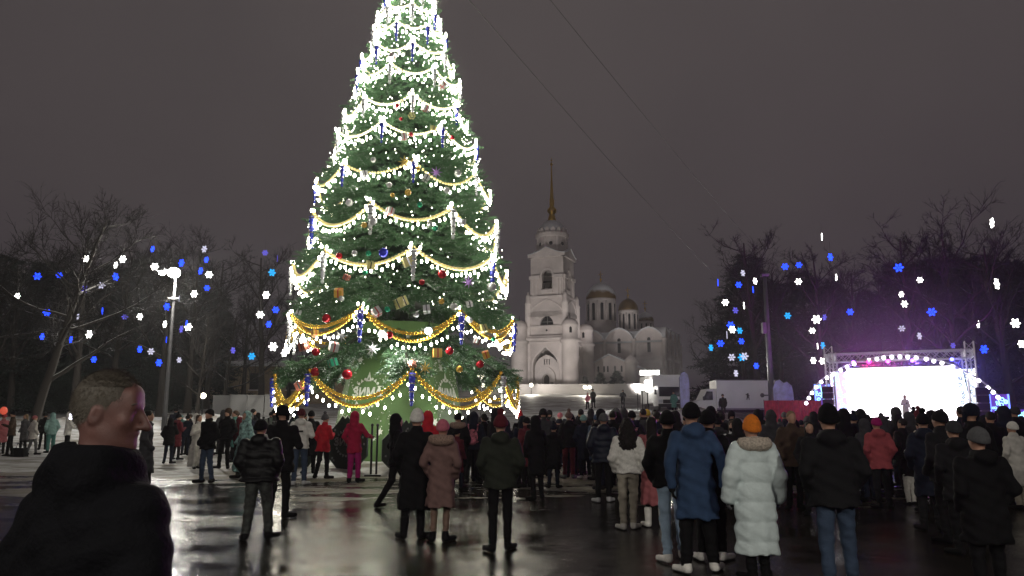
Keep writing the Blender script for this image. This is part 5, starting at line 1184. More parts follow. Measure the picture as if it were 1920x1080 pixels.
def shape(key, h):
    """all the meshes of one figure; key holds the shape only, colours come later"""
    if (key, h) in MESHES: return MESHES[(key, h)]
    k = dict(key); parts = []
    w = k.get('w', 1.0); hem = k.get('hem', COATS[k.get('coat', 'jacket')]); puff = k.get('puff', 0.0); flare = k.get('flare', 0.02); yaw = k.get('yaw', 0.0)
    al, ar_ = k.get('al', 'pockets'), k.get('ar', 'pockets'); step = k.get('step', 0.05); st = k.get('stance', 0.11); hood = k.get('hood', ''); hat = k.get('hat', ''); hair = k.get('hair', 'short'); bag = k.get('bag', '')
    leg = k.get('leg', 1.0); seed = k.get('seed', 1); rs = np.random.default_rng(seed)
    shx = 0.168 * w; arms = []
    for e_, nm in ((-1, al), (1, ar_)):
        E, W_ = ARMS[nm]; arms.append(((shx * e_, 0, 1.395), (E[0] * e_ * (0.6 + 0.4 * w) + rs.uniform(-.01, .01), E[1], E[2]), (W_[0] * e_, W_[1], W_[2])))
    legs = []
    for e_ in (-1, 1):
        f = step * e_; bend = abs(step) * 0.35
        legs.append(((0.085 * e_, 0, 0.90), ((0.095 * e_ + st * e_) / 2, f * 0.6 + 0.02 + (bend if f < 0 else 0.0), 0.50), (st * e_, f, 0.10)))
    wob = rs.uniform(0, 6, 6)
    def wrinkle(P, amp):
        x, y, z = P[..., 0], P[..., 1], P[..., 2]
        return amp * (np.sin(z * 31 + 5 * x + 3 * np.sin(x * 9 + wob[0]) + wob[1]) * np.sin(x * 11 + y * 17 + wob[2]) + 0.6 * np.sin(z * 53 + x * 23 - y * 19 + wob[3]))
    def f_legs(P):
        d = None
        for hp, kn, an in legs:
            q = smin(s_caps(P, hp, kn, 0.090 * leg, 0.066 * leg), s_caps(P, kn, an, 0.066 * leg, 0.054 * leg), 0.03); d = q if d is None else smin(d, q, 0.02)
        zz = P[..., 2]; return d + wrinkle(P, 0.005) + 0.006 * np.sin(zz * 95 + 9 * P[..., 0] + 7 * P[..., 1] + wob[0]) * np.exp(-((zz - 0.17) / 0.09) ** 2) + 0.004 * np.sin(zz * 70 - 15 * P[..., 0]) * np.exp(-((zz - 0.5) / 0.08) ** 2)
    def f_body(P):
        d = f_legs(P)
        d = smin(d, s_loft(P, [0.82, 0.95, 1.15, 1.35, 1.45], [0.14 * w, 0.15 * w, 0.135 * w, 0.155 * w, 0.06], [0.095, 0.10, 0.09, 0.085, 0.05]), 0.04)
        for a_, b_, c_ in arms: d = smin(d, smin(s_caps(P, a_, b_, 0.042, 0.036), s_caps(P, b_, c_, 0.036, 0.028), 0.02), 0.03)
        d = smin(d, s_caps(P, (0, -0.012, 1.38), (0, 0.0, 1.57), 0.058, 0.052), 0.03); hd, _ = head_sdf(P, yaw, h < 0.012)
        return smin(d, hd, 0.02)
    parts.append(('body', sdf_mesh('body', f_body, (-0.36 if 'out' not in (al, ar_) else -0.42, -max(0.20, abs(step) + 0.12), 0.04), (0.36 if 'out' not in (al, ar_) else 0.42, max(0.30 if {al, ar_} & {'front', 'phone', 'up', 'out'} else 0.17, abs(step) + 0.12) + (0.1 if {al, ar_} & {'out', 'up', 'phone'} else 0), 1.78), h, 2, lambda c: np.where((c[:, 2] > 1.36) , 0, 1)), ['skin', 'pants']))
    top_cut = 1.49
    zs = [hem - 0.05, hem, 0.70, 0.92, 1.06, 1.24, 1.36, 1.42, 1.475, 1.52]
    if hem > 0.66: zs[2] = hem + 0.02
    if hem > 0.88: zs[3] = hem + 0.04
    zs = sorted(zs); b_ = k.get('belly', 0.0)
    A = [0.19 * w + flare, 0.19 * w + flare, 0.188 * w + flare * 0.6, 0.185 * w + flare * 0.2, 0.172 * w + b_, 0.183 * w, 0.178 * w, 0.14 * w, 0.085, 0.075]
    B = [0.14 + flare, 0.14 + flare, 0.138 + flare * 0.6, 0.137, 0.128 + b_, 0.130, 0.115, 0.098, 0.082, 0.075]
    sl = 0.066 + 0.012 * (puff > 0) + k.get('sleeve', 0.0)
    def f_coat(P):
        d = s_loft(P, zs, A, B, None, 2.25); ang0 = np.arctan2(P[..., 0], P[..., 1] + 1e-6)
        d = np.maximum(d, hem + 0.008 * np.sin(ang0 * 3 + wob[5]) - P[..., 2])
        if puff: d = d - 0.017 * np.abs(np.sin(np.pi * P[..., 2] / puff)) ** 0.5
        for a_, e_, c_ in arms:
            q = smin(s_caps(P, a_, e_, sl + 0.004, sl - 0.004), s_caps(P, e_, c_, sl - 0.004, sl - 0.016), 0.02)
            if puff:
                ax = np.array(c_) - np.array(a_); t = (P - np.array(a_, np.float32)) @ (ax / np.linalg.norm(ax)).astype(np.float32); q = q - 0.011 * np.abs(np.sin(np.pi * t / puff)) ** 0.5
            d = smin(d, q, 0.035)
        if hood in ('down', 'fur'):
            d = smin(d, s_ell(P, (0, -0.095, 1.455), (0.125, 0.075, 0.085)), 0.04); d = smin(d, s_ell(P, (0, -0.02, 1.475), (0.115, 0.10, 0.055)), 0.03)
        else: d = smin(d, s_caps(P, (0, -0.01, 1.45), (0, 0.0, 1.49), 0.085, 0.078), 0.02)
        if hood == 'up':
            d = smin(d, np.maximum(s_ell(P, (0, -0.018, 1.645), (0.112, 0.125, 0.135)), P[..., 1] - 0.075), 0.03); d = smin(d, s_caps(P, (0, -0.03, 1.44), (0, -0.02, 1.58), 0.12, 0.11), 0.04)
            d = np.maximum(d, -s_ell(P, (0, 0.09, 1.63), (0.075, 0.09, 0.11)))
        d = d + wrinkle(P, 0.0035 if puff else 0.006)
        # folds that open towards the hem
        ang = np.arctan2(P[..., 0], P[..., 1] + 1e-6); d = d + flare * 0.35 * np.sin(ang * 7 + wob[4]) * np.clip((1.0 - P[..., 2]) / 0.5, 0, 1)
        return d
    parts.append(('coat', sdf_mesh('coat', f_coat, (-0.44, -0.30, min(hem - 0.06, 0.80 if {al, ar_} & {'pockets', 'down', 'back'} else 9)), (0.44, 0.44 if {al, ar_} & {'front', 'phone', 'up', 'out', 'folded'} else 0.30, 1.80 if hood == 'up' or {al, ar_} & {'up', 'phone'} else 1.58), h), ['coat']))
    if hood == 'fur':
        def f_fur(P):
            d = s_ell(P, (0, -0.105, 1.462), (0.185, 0.085, 0.085)); d = smin(d, s_caps(P, (-0.14, -0.06, 1.48), (-0.085, 0.08, 1.45), 0.055, 0.035), 0.04); d = smin(d, s_caps(P, (0.14, -0.06, 1.48), (0.085, 0.08, 1.45), 0.055, 0.035), 0.04)
            x, y, z = P[..., 0], P[..., 1], P[..., 2]
            return d + 0.005 * (np.sin(x * 93 + 4 * np.sin(z * 41 + y * 30)) * np.sin(z * 117 + 5 * np.sin(x * 37)) + 0.6 * np.sin(x * 171 - z * 60 + y * 130))
        parts.append(('fur_trim', sdf_mesh('fur_trim', f_fur, (-0.25, -0.25, 1.32), (0.25, 0.16, 1.60), min(h, 0.013)), ['fur']))
    c, s = math.cos(yaw), math.sin(yaw)
    def turn(P):
        Q = P.copy(); Q[..., 0] = P[..., 0] * c + P[..., 1] * s; Q[..., 1] = -P[..., 0] * s + P[..., 1] * c; return Q
    hh = min(h, 0.02)
    if hat and hood != 'up':
        def f_hat(P):
            Q = turn(P); lin = 1.615 - 0.10 * (Q[..., 1] < -9) + 0.28 * (Q[..., 1] + 0.02)
            if hat == 'cap':
                d = np.maximum(s_ell(Q, (0, -0.012, 1.655), (0.088, 0.108, 0.108)), 1.648 - Q[..., 2]); return smin(d, s_ell(Q, (0, 0.11, 1.655), (0.07, 0.085, 0.012)), 0.01)
            if hat == 'ear':
                d = np.maximum(s_ell(Q, (0, -0.012, 1.665), (0.103, 0.120, 0.115)), 1.60 - Q[..., 2])
                for e_ in (-1, 1): d = smin(d, s_caps(Q, (0.088 * e_, -0.01, 1.64), (0.085 * e_, 0.01, 1.545), 0.035, 0.028), 0.02)
                return d + 0.006 * np.sin(Q[..., 0] * 130) * np.sin(Q[..., 2] * 120 + Q[..., 1] * 70)
            tall = k.get('tall', 0.0)
            d = np.maximum(s_ell(Q, (0, -0.014, 1.655 + tall * 0.4), (0.094, 0.113, 0.112 + tall)), lin - Q[..., 2])
            rib = 0.003 * np.sin(np.arctan2(Q[..., 0], Q[..., 1]) * 26)
            cuff = np.maximum(s_ell(Q, (0, -0.014, 1.645), (0.101, 0.120, 0.125)), np.abs(Q[..., 2] - lin - 0.028) - 0.03)
            d = smin(d, cuff, 0.008) + rib
            if hat == 'pom': d = smin(d, s_ell(Q, (0, -0.03, 1.80 + tall), (0.05, 0.05, 0.048)) + 0.006 * np.sin(Q[..., 0] * 160) * np.sin(Q[..., 2] * 170), 0.01)
            return d
        parts.append(('hat', sdf_mesh('hat', f_hat, (-0.22, -0.24, 1.50), (0.22, 0.24, 1.94), hh), ['hat']))
    if hair and hood != 'up':
        def f_hair(P):
            Q = turn(P); x, y, z = Q[..., 0], Q[..., 1], Q[..., 2]
            d = np.maximum(s_ell(Q, (0, -0.016, 1.655), (0.084, 0.103, 0.103)), np.maximum(1.585 + 0.9 * np.clip(y + 0.015, 0, 1) - z, -1))
            if hair == 'long':
                d = smin(d, np.maximum(s_loft(Q, [1.22, 1.30, 1.45, 1.60, 1.70], [0.045, 0.075, 0.088, 0.085, 0.07], [0.02, 0.035, 0.05, 0.08, 0.08], [-0.12, -0.12, -0.075, -0.03, -0.02]), y - 0.03), 0.03)
                d = d + 0.004 * np.sin(np.arctan2(x, y) * 30 + z * 8)
            if hair == 'curly':
                d = smin(d, np.maximum(s_loft(Q, [1.26, 1.32, 1.42, 1.55, 1.66, 1.765], [0.09, 0.135, 0.155, 0.145, 0.115, 0.05], [0.05, 0.08, 0.10, 0.12, 0.11, 0.05], [-0.09, -0.09, -0.06, -0.03, -0.02, -0.02]), y - 0.055), 0.03)
                d = d + 0.010 * np.sin(x * 70 + 2 * np.sin(z * 30)) * np.sin(z * 62 + y * 40) + 0.006 * np.sin(x * 120 + z * 90)
            if hair == 'bun': d = smin(d, s_ell(Q, (0, -0.10, 1.73), (0.05, 0.05, 0.045)), 0.01)
            return d
        parts.append(('hair', sdf_mesh('hair', f_hair, (-0.24, -0.28, 1.18), (0.24, 0.2, 1.84), hh), ['hair']))
    for (hp, kn, an) in legs:
        e_ = 1 if an[0] > 0 else -1; toe = 0.35 * e_ * 0.3
        def f_shoe(P, an=an, toe=toe):
            a = (an[0], an[1] - 0.05, 0.052); b = (an[0] + toe, an[1] + 0.145, 0.045)
            d = smin(s_caps(P, a, b, 0.046, 0.037), s_caps(P, (an[0], an[1] - 0.012, 0.06), (an[0], an[1] - 0.012, k.get('boot', 0.115)), 0.050 * (1 + 0.15 * (leg > 1.1)), (0.052 if k.get('boot', 0) < 0.2 else 0.060) * (1 + 0.2 * (leg > 1.1))), 0.025)
            return np.maximum(np.maximum(d, -P[..., 2]), P[..., 2] - k.get('boot', 0.115))
        x, y = an[0], an[1]; parts.append(('shoe', sdf_mesh('shoe', f_shoe, (x - 0.14, y - 0.16, -0.02), (x + 0.14, y + 0.26, k.get('boot', 0.115) + 0.04), hh, 2, lambda c: np.where(c[:, 2] > 0.028, 0, 1)), ['shoe', 'sole']))
    for e_, nm, (a_, b2, c_) in ((-1, al, arms[0]), (1, ar_, arms[1])):
        if nm in ('pockets', 'folded'): continue
        A3, C3 = np.array(b2), np.array(c_); ax = (C3 - A3) / np.linalg.norm(C3 - A3); side = np.cross(ax, [0, 0, 1.0]) if abs(ax[2]) < 0.9 else np.array([0.0, 1.0, 0.0]); side = side - ax * (side @ ax); side /= np.linalg.norm(side); nrm = np.cross(ax, side)
        if nm in ('down', 'back'): side, nrm = np.array([0.0, 1.0, 0.0]), np.array([-float(e_), 0.0, 0.0])
        gr = 1.25 if k.get('gloves', 1) else 1.0
        def f_hand(P, C3=C3, ax=ax, side=side, nrm=nrm):
            d = s_caps(P, C3 - ax * 0.03, C3 + ax * 0.045, 0.030, 0.036)
            for q in (-0.026, -0.009, 0.008, 0.025):
                b0_ = C3 + ax * 0.075 + side * q; L = 0.042 - 0.35 * abs(q + 0.003); m_ = b0_ + ax * L + nrm * 0.008; t_ = m_ + ax * L * 0.6 + nrm * 0.026
                d = smin(d, smin(s_caps(P, C3 + ax * 0.04 + side * q * 0.8, m_, 0.012, 0.0095 * gr), s_caps(P, m_, t_, 0.0095 * gr, 0.008 * gr), 0.004), 0.006)
            th0 = C3 + ax * 0.02 + side * 0.03; th1 = th0 + ax * 0.03 + side * 0.032; return smin(d, smin(s_caps(P, th0, th1, 0.015, 0.0115 * gr), s_caps(P, th1, th1 + ax * 0.035 + side * 0.006 + nrm * 0.01, 0.0115 * gr, 0.009 * gr), 0.004), 0.008)
        parts.append(('glove', sdf_mesh('glove', f_hand, C3 - 0.16, C3 + 0.16, 0.0065 if h < 0.02 else 0.012), ['glove']))
        if nm in ('phone', 'up') and e_ == 1:
            mb = MB(); cc = C3 + ax * 0.09; mb.box((cc[0] - 0.02, cc[1] + 0.01, cc[2] + 0.05), (0.15, 0.01, 0.075)); o_ = mb.build('phone', TRIM); me = o_.data; bpy.data.objects.remove(o_); parts.append(('phone', me, ['phone']))
    if bag:
        def f_bag(P):
            d = s_ell(P, (0, -0.19, 1.13), (0.145, 0.085, 0.20)); d = np.maximum(d, np.abs(P[..., 0]) - 0.135); return smin(d, s_ell(P, (0, -0.25, 1.05), (0.10, 0.05, 0.10)), 0.02)
        parts.append(('backpack', sdf_mesh('backpack', f_bag, (-0.24, -0.36, 0.85), (0.24, -0.06, 1.40), hh), ['bag']))
        mb = MB()
        for e_ in (-1, 1): mb.tube([(0.11 * e_, -0.15, 1.28), (0.12 * e_, -0.10, 1.44), (0.13 * e_, 0.05, 1.45), (0.14 * e_, 0.13, 1.30), (0.15 * e_, 0.0, 1.05), (0.12 * e_, -0.16, 1.0)], 0.018, 6)
        o_ = mb.build('strap', TRIM, smooth=True); me = o_.data; bpy.data.objects.remove(o_); parts.append(('strap', me, ['bag']))
    if k.get('purse'):
        mb = MB(); mb.box((0.27, 0.0, 0.80), (0.10, 0.26, 0.20), taper=0.85); mb.tube([(0.27, -0.1, 0.9), (0.2, -0.05, 1.3), (-0.1, -0.02, 1.49)], 0.008, 5); o_ = mb.build('purse', TRIM); me = o_.data; bpy.data.objects.remove(o_); parts.append(('purse', me, ['bag']))
    MESHES[(key, h)] = parts
    return parts
COLS = {'black': (0.0045, 0.0045, 0.005), 'soot': (0.008, 0.008, 0.009), 'navy': (0.008, 0.011, 0.022), 'olive': (0.018, 0.021, 0.015), 'grey': (0.10, 0.10, 0.105), 'dark grey': (0.038, 0.038, 0.042), 'mint': (0.58, 0.66, 0.66), 'blue': (0.028, 0.054, 0.112), 'orange': (0.75, 0.21, 0.025),
        'rose': (0.32, 0.10, 0.11), 'mauve': (0.15, 0.088, 0.08), 'white': (0.70, 0.68, 0.64), 'off white': (0.45, 0.43, 0.40), 'beige': (0.30, 0.27, 0.22), 'denim': (0.27, 0.36, 0.46), 'dark denim': (0.04, 0.06, 0.10), 'red': (0.48, 0.018, 0.03), 'crimson': (0.36, 0.012, 0.05), 'magenta': (0.33, 0.012, 0.13),
        'teal': (0.07, 0.19, 0.17), 'pale teal': (0.22, 0.36, 0.34), 'pink': (0.50, 0.14, 0.19), 'maroon': (0.10, 0.015, 0.022), 'brown': (0.055, 0.035, 0.024), 'cream fur': (0.50, 0.43, 0.36), 'brown fur': (0.27, 0.18, 0.14), 'gold': (0.6, 0.42, 0.05), 'silver': (0.42, 0.42, 0.43), 'dark hair': (0.010, 0.008, 0.007), 'brown hair': (0.05, 0.03, 0.018), 'fair hair': (0.20, 0.13, 0.07), 'skin': (0.42, 0.23, 0.16), 'brick': (0.30, 0.06, 0.07), 'camo': (0.026, 0.029, 0.026), 'tan legs': (0.17, 0.11, 0.085)}
def cloth(c, kind='cloth'):
    b = COLS[c]
    if c == 'skin': return mat('skin', b, 0.5, vary=0.1, vscale=25, bump=0.08, bscale=160)
    if kind == 'hair': return mat('hair_' + c.replace(' ', '_'), b, 0.6, vary=0.35, vscale=60, bump=0.6, bscale=120, spec=0.2)
    if kind == 'puff': return mat('quilted_' + c.replace(' ', '_'), b, 0.5, vary=0.10, vscale=8, bump=0.35, bscale=28, spec=0.18)
    if kind == 'fur': return mat('fur_' + c.replace(' ', '_'), b, 0.95, vary=0.35, vscale=45, bump=1.0, bscale=90)
    if kind == 'pattern': return mat('pattern_' + c.replace(' ', '_'), b, 0.85, vary=0.85, vscale=13, bump=0.2)
    if kind == 'knit': return mat('knit_' + c.replace(' ', '_'), b, 0.9, vary=0.15, vscale=30, bump=0.8, bscale=150, spec=0.15)
    return mat('cloth_' + c.replace(' ', '_'), b, 0.85, vary=0.18, vscale=9, bump=0.35, bscale=70, spec=0.18)
SHAPEKEYS = ('coat', 'hem', 'w', 'puff', 'flare', 'yaw', 'al', 'ar', 'step', 'stance', 'hood', 'hat', 'hair', 'bag', 'leg', 'seed', 'belly', 'boot', 'tall', 'purse', 'sleeve', 'gloves')
NPEOPLE = 0
def person(px, feet, top, rz, label, c, group=None, **kw):
    """px: column of the figure; feet: photo row of the soles (over 700) or the depth in metres; top: photo row of the crown or (under 3) the height"""
    global NPEOPLE
    NPEOPLE += 1
    Y = ground_Y(feet) if feet > 700 else feet
    z = 0.0
    for _ in range(3):
        p = at(px, HOR + (CAMH - z) * FPX / Y * 0.5, Y); z = gs(p.x, Y)
    H = top if top < 3 else at(px, top, Y).z - z
    H = min(max(H, 1.0), 1.98); hgt = 1.75 + (0.03 if kw.get('hat') in ('beanie', 'ear') else 0.10 if kw.get('hat') == 'pom' else 0.02)
    s = H / hgt; h = 0.0155 if Y < 12.5 else 0.021 if Y < 24 else 0.03
    parts = shape(tuple(sorted((q, v) for q, v in kw.items() if q in SHAPEKEYS)), h)
    o = empty('person', (p.x, Y, z - 0.004), R(rz), label, 'person', group); o.scale = (s, s, s); lean = random.Random(NPEOPLE); o.rotation_euler.x = R(lean.uniform(-2.2, 1.2)); o.rotation_euler.y = R(lean.uniform(-1.6, 1.6))
    body = None
    for nm, me, keys in parts:
        ob = link(nm, me, o)
        for i, q in enumerate(keys):
            kind = {'hair': 'hair', 'hat': 'knit', 'fur': 'fur'}.get(q, 'cloth')
            if q == 'coat': kind = kw.get('ck', 'puff' if kw.get('puff') else 'cloth')
            if q == 'pants': kind = kw.get('pk', 'cloth')
            if q == 'bag': kind = kw.get('bk', 'cloth')
            cn = c.get(q, {'skin': 'skin', 'pants': 'black', 'coat': 'black', 'hat': 'black', 'hair': 'dark hair', 'fur': 'brown fur', 'shoe': 'black', 'sole': 'grey' if c.get('shoe') in ('white', 'silver', 'off white') else 'black', 'glove': 'black', 'bag': 'black', 'phone': 'black'}[q])
            ob.material_slots[i].link = 'OBJECT'; ob.material_slots[i].material = cloth(cn, kind)
    return o
# ------------------------------------------------------------------ the people in the photograph
# centre foreground
person(775, 1010, 766, 4, 'person in a long black coat and white knitted hat beside the mauve coat', dict(hat='white'), coat='long', hem=0.40, hat='beanie', hair='', flare=0.03, w=1.05, al='pockets', ar='pockets', boot=0.3, seed=2, tall=0.02)
person(825, 1016, 783, -8, 'person in a mauve coat with fur hood and pink hat', dict(coat='mauve', hat='pink', fur='brown fur', pants='tan legs', shoe='black', hair='brown hair'), coat='coat', hem=0.50, hat='beanie', hood='fur', hair='', flare=0.025, al='pockets', ar='pockets', step=0.03, stance=0.085, leg=0.78, boot=0.16, seed=3)
person(938, 1034, 764, 2, 'person in a dark olive hooded parka and black trousers before the tree fence', dict(coat='olive', hat='maroon'), coat='parka', hem=0.80, hat='pom', hood='down', hair='', w=1.12, al='pockets', ar='pockets', step=0.10, stance=0.10, seed=4, leg=0.95)
person(488, 1012, 783, 2, 'person in a black puffer jacket and camouflage trousers on the wet paving', dict(coat='black', pants='camo', hat='black'), coat='jacket', hem=0.86, hat='beanie', hood='down', hair='', w=1.32, puff=0.13, step=0.06, stance=0.15, leg=1.2, pk='pattern', seed=5)
person(742, 952, 775, -70, 'person in black striding behind the long black coat', dict(), coat='jacket', hood='up', step=0.30, stance=0.08, seed=6)
person(798, 938, 770, 10, 'person in a red hooded jacket half hidden behind the white knitted hat', dict(coat='red', glove='red'), coat='jacket', hood='up', ar='front', al='front', w=0.95, seed=7)
person(665, 904, 770, -14, 'person in a crimson hooded snow jacket and magenta trousers before the emblem boards', dict(coat='crimson', pants='magenta', shoe='black', glove='maroon'), coat='jacket', hem=0.72, hood='up', w=0.95, ar='out', al='pockets', leg=1.12, stance=0.09, seed=8)
person(604, 897, 770, -30, 'person in a short red jacket with grey knitted hat and black trousers', dict(coat='red', hat='grey'), coat='jacket', hem=0.74, hat='pom', hair='', w=0.98, flare=0.05, ar='front', step=0.10, seed=9)
lw = person(563, 910, 764, 6, 'person in a white jacket with a red stripe and dark red hat', dict(coat='white', hat='maroon', pants='dark denim', shoe='silver'), coat='jacket', hem=0.84, hat='beanie', hood='down', hair='', w=1.05, ar='front', al='pockets', seed=10)
mb = MB(); mb.prism([(-0.055, 1.27), (-0.03, 1.27), (0.035, 0.95), (0.01, 0.95)][::-1], -0.178, -0.14); mb.build('stripe', cloth('brick'), lw)
mb = MB(); mb.box((0.0, -0.165, 1.235), (0.15, 0.03, 0.035)); mb.build('back_print', cloth('black'), lw)
person(582, 893, 768, 20, 'person in black with a dark hat between the white jacket and the red jacket', dict(), coat='coat', hat='beanie', hair='', seed=11)
person(524, 972, 758, -10, 'broad person in black standing close behind the puffer jacket and camouflage trousers', dict(coat='black'), coat='parka', hem=0.72, hat='ear', hair='', w=1.2, ar='front', al='front', seed=12)
person(512, 868, 765, 40, 'person in a dark fur hat at the edge of the lowest gold swag', dict(), coat='parka', hat='ear', hair='', w=1.1, seed=13)
person(857, 915, 772, 0, 'person in black with fur collar right behind the mauve coat', dict(fur='brown fur'), coat='coat', hood='fur', hat='beanie', hair='', w=1.08, seed=14)
person(886, 906, 771, -4, 'person in a navy jacket with a pink patterned backpack', dict(coat='navy', bag='pink'), coat='jacket', hem=0.82, hood='up', bag='yes', bk='pattern', stance=0.12, w=1.1, seed=15)
person(910, 900, 774, 12, 'person in a dark cap beyond the pink backpack', dict(coat='soot'), coat='jacket', hat='cap', hair='short', seed=16)
# right of the tree
person(976, 880, 771, 5, 'child-sized person with a bright red pointed hat near the fence posts', dict(coat='black', hat='red'), coat='jacket', hat='pom', tall=0.06, hair='', ar='front', seed=17)
person(1017, 893, 765, -10, 'person in a dark grey parka and tall dark fur hat by the fence post', dict(coat='dark grey', hat='soot'), coat='parka', hat='ear', hair='', w=1.08, seed=18)
person(1036, 888, 780, -4, 'person in black with a pale grey knitted hat', dict(hat='grey'), coat='coat', hat='beanie', hair='', hood='down', seed=19)
person(1029, 868, 768, 25, 'person in a black fur hat behind the pale grey hat', dict(), coat='parka', hat='ear', hair='', seed=20)
person(1066, 897, 765, 0, 'person in a black jacket, patterned bobble hat and maroon trousers', dict(hat='mauve', pants='maroon', shoe='grey'), coat='jacket', hem=0.82, hat='pom', hair='', hood='down', ar='front', step=0.04, seed=21)
person(1050, 872, 772, 8, 'person with a pink and dark hat half hidden by the patterned bobble hat', dict(hat='pink'), coat='jacket', hat='beanie', hair='', seed=22)
person(1097, 898, 776, -6, 'person in a long navy coat and pale teal hat', dict(coat='navy', hat='pale teal', shoe='white', pants='navy'), coat='coat', hat='beanie', hair='', purse=1, seed=23)
person(1083, 880, 782, 10, 'short person in a grey hood between the bobble hat and the teal hat', dict(coat='grey'), coat='jacket', hood='up', seed=24)
person(1130, 942, 772, -4, 'person in a dark navy puffer jacket and black trousers with white soles', dict(coat='navy', hat='grey', shoe='silver'), coat='jacket', hem=0.80, hat='beanie', hood='down', hair='', puff=0.12, w=1.08, step=0.08, seed=25)
person(1118, 900, 775, 14, 'person in a blue-grey coat behind the dark navy puffer jacket', dict(coat='dark denim', hat='blue'), coat='coat', hat='beanie', hair='', seed=26)
person(1152, 915, 768, 4, 'dark-haired person in black between the puffer jacket and the white sweater', dict(), coat='parka', hair='short', seed=27)
person(1176, 993, 783, -6, 'person with long curly dark hair in a white sweater and beige trousers', dict(coat='white', pants='beige', shoe='off white', glove='skin'), coat='short', hem=0.89, hair='curly', w=0.98, sleeve=0.012, al='pockets', ar='pockets', step=0.06, stance=0.08, leg=1.02, seed=28, ck='knit')
person(1190, 915, 768, 6, 'person with a black bobbed head of hair beyond the curly dark hair', dict(coat='soot'), coat='parka', hat='beanie', hair='', w=1.05, seed=29)
person(1216, 890, 766, -3, 'person in a yellow crown-like hat in the crowd before the truck', dict(coat='soot', hat='gold'), coat='parka', hat='beanie', hair='', seed=30)
person(1226, 988, 779, -12, 'person in a long rose coat with dark hair and pale boots', dict(coat='rose', shoe='white', pants='black', hair='dark hair'), coat='long', hem=0.36, hair='long', flare=0.035, leg=0.75, boot=0.32, seed=31, step=0.04)
person(1262, 1052, 766, -6, 'person in a black jacket and light blue jeans with white shoes', dict(pants='denim', shoe='white'), coat='jacket', hem=0.86, hat='beanie', hair='', w=1.12, step=0.16, stance=0.10, leg=0.98, seed=32)
person(1308, 1074, 750, -4, 'person in a knee-length blue hooded coat and black trousers with white sneakers', dict(coat='blue', shoe='white', hat='black'), coat='coat', hem=0.55, hat='beanie', hood='down', hair='short', w=1.06, flare=0.025, step=0.06, stance=0.15, leg=1.1, al='back', ar='back', seed=33)
person(1330, 1052, 765, -20, 'person in black with white sneakers just beyond the blue coat', dict(shoe='white'), coat='jacket', hat='beanie', hair='', w=1.0, seed=34)
person(1415, 1088, 778, 3, 'person in a long quilted pale mint coat with cream fur hood and orange hat', dict(coat='mint', hat='orange', fur='cream fur', glove='grey', shoe='black', hair='fair hair'), coat='long', hem=0.30, hat='beanie', tall=0.02, hood='fur', hair='', puff=0.21, flare=0.015, w=1.04, al='down', ar='down', stance=0.09, seed=35, sleeve=0.012)
person(1378, 940, 786, 170, 'person in a silvery jacket facing back between the blue and mint coats', dict(coat='silver', hair='brown hair'), coat='jacket', hair='long', w=0.95, ar='front', seed=36)
person(1352, 925, 772, 3, 'person in black with a white-edged hood right behind the blue coat', dict(coat='soot'), coat='jacket', hood='down', hair='short', w=1.05, seed=37)
person(1485, 955, 768, 178, 'bareheaded person in an open dark brown leather jacket facing the photographer', dict(coat='brown', hair='fair hair', pants='black'), coat='parka', hem=0.76, hair='short', w=1.12, al='pockets', ar='pockets', seed=38)
person(1521, 965, 788, 165, 'person with loose dark hair in a dark coat facing back towards the square', dict(coat='soot', hair='dark hair'), coat='coat', hair='long', w=0.95, seed=39)
person(1568, 7.3, 757, -6, 'large person in a black jacket, round black hat and blue jeans before the stage', dict(pants='dark denim', coat='soot'), coat='parka', hem=0.80, hat='beanie', tall=0.02, hood='down', hair='short', w=1.22, step=0.08, stance=0.13, leg=1.05, al='pockets', ar='pockets', seed=40, purse=0)
person(1590, 910, 774, -2, 'person with a white knitted hat beyond the large black jacket', dict(coat='soot', hat='white'), coat='coat', hat='beanie', hair='', seed=41)
person(1652, 953, 780, -5, 'person in a brick red jacket lit pink by the stage', dict(coat='brick', hat='magenta', pants='soot'), coat='jacket', hem=0.76, hat='beanie', hair='', hood='down', w=1.05, flare=0.03, seed=42)
person(1628, 940, 784, 6, 'person in a grey jacket left of the brick red jacket', dict(coat='dark grey', pants='navy'), coat='parka', hood='up', w=0.95, seed=43)
person(1698, 925, 783, 0, 'person in a violet-lit jacket with a white round hat', dict(coat='mauve', hat='white'), coat='jacket', hat='beanie', hair='', w=1.02, seed=44)
person(1702, 946, 1.02, 0, 'small child in pale trousers below the white round hat', dict(coat='black', pants='off white', hat='silver'), coat='short', hat='beanie', hair='', leg=1.3, seed=45)
person(1735, 960, 782, 3, 'person in a dark hooded coat with a pale collar before the screen', dict(coat='navy', fur='cream fur'), coat='coat', hood='fur', hat='beanie', hair='', seed=46)
person(1845, 6.9, 796, 2, 'very broad person in black with a grey hat close before the stage crowd', dict(coat='black', hat='grey', pants='black'), coat='coat', hem=0.6, hat='beanie', hood='down', hair='', w=1.25, seed=47, stance=0.14)
person(1800, 1040, 785, -4, 'person in black between the broad figure and the screen', dict(coat='soot', hat='dark grey'), coat='parka', hat='beanie', hair='', w=1.1, hood='down', seed=48)
person(1908, 955, 788, 8, 'person in an off-white coat and white hat beside the broad black figure', dict(coat='off white', hat='white', pants='beige'), coat='coat', hem=0.48, hat='beanie', hair='', flare=0.03, seed=49)
person(1868, 930, 781, -4, 'person in dark blue with a black hat beyond the broad black figure', dict(coat='navy'), coat='parka', hat='beanie', hair='', seed=50)
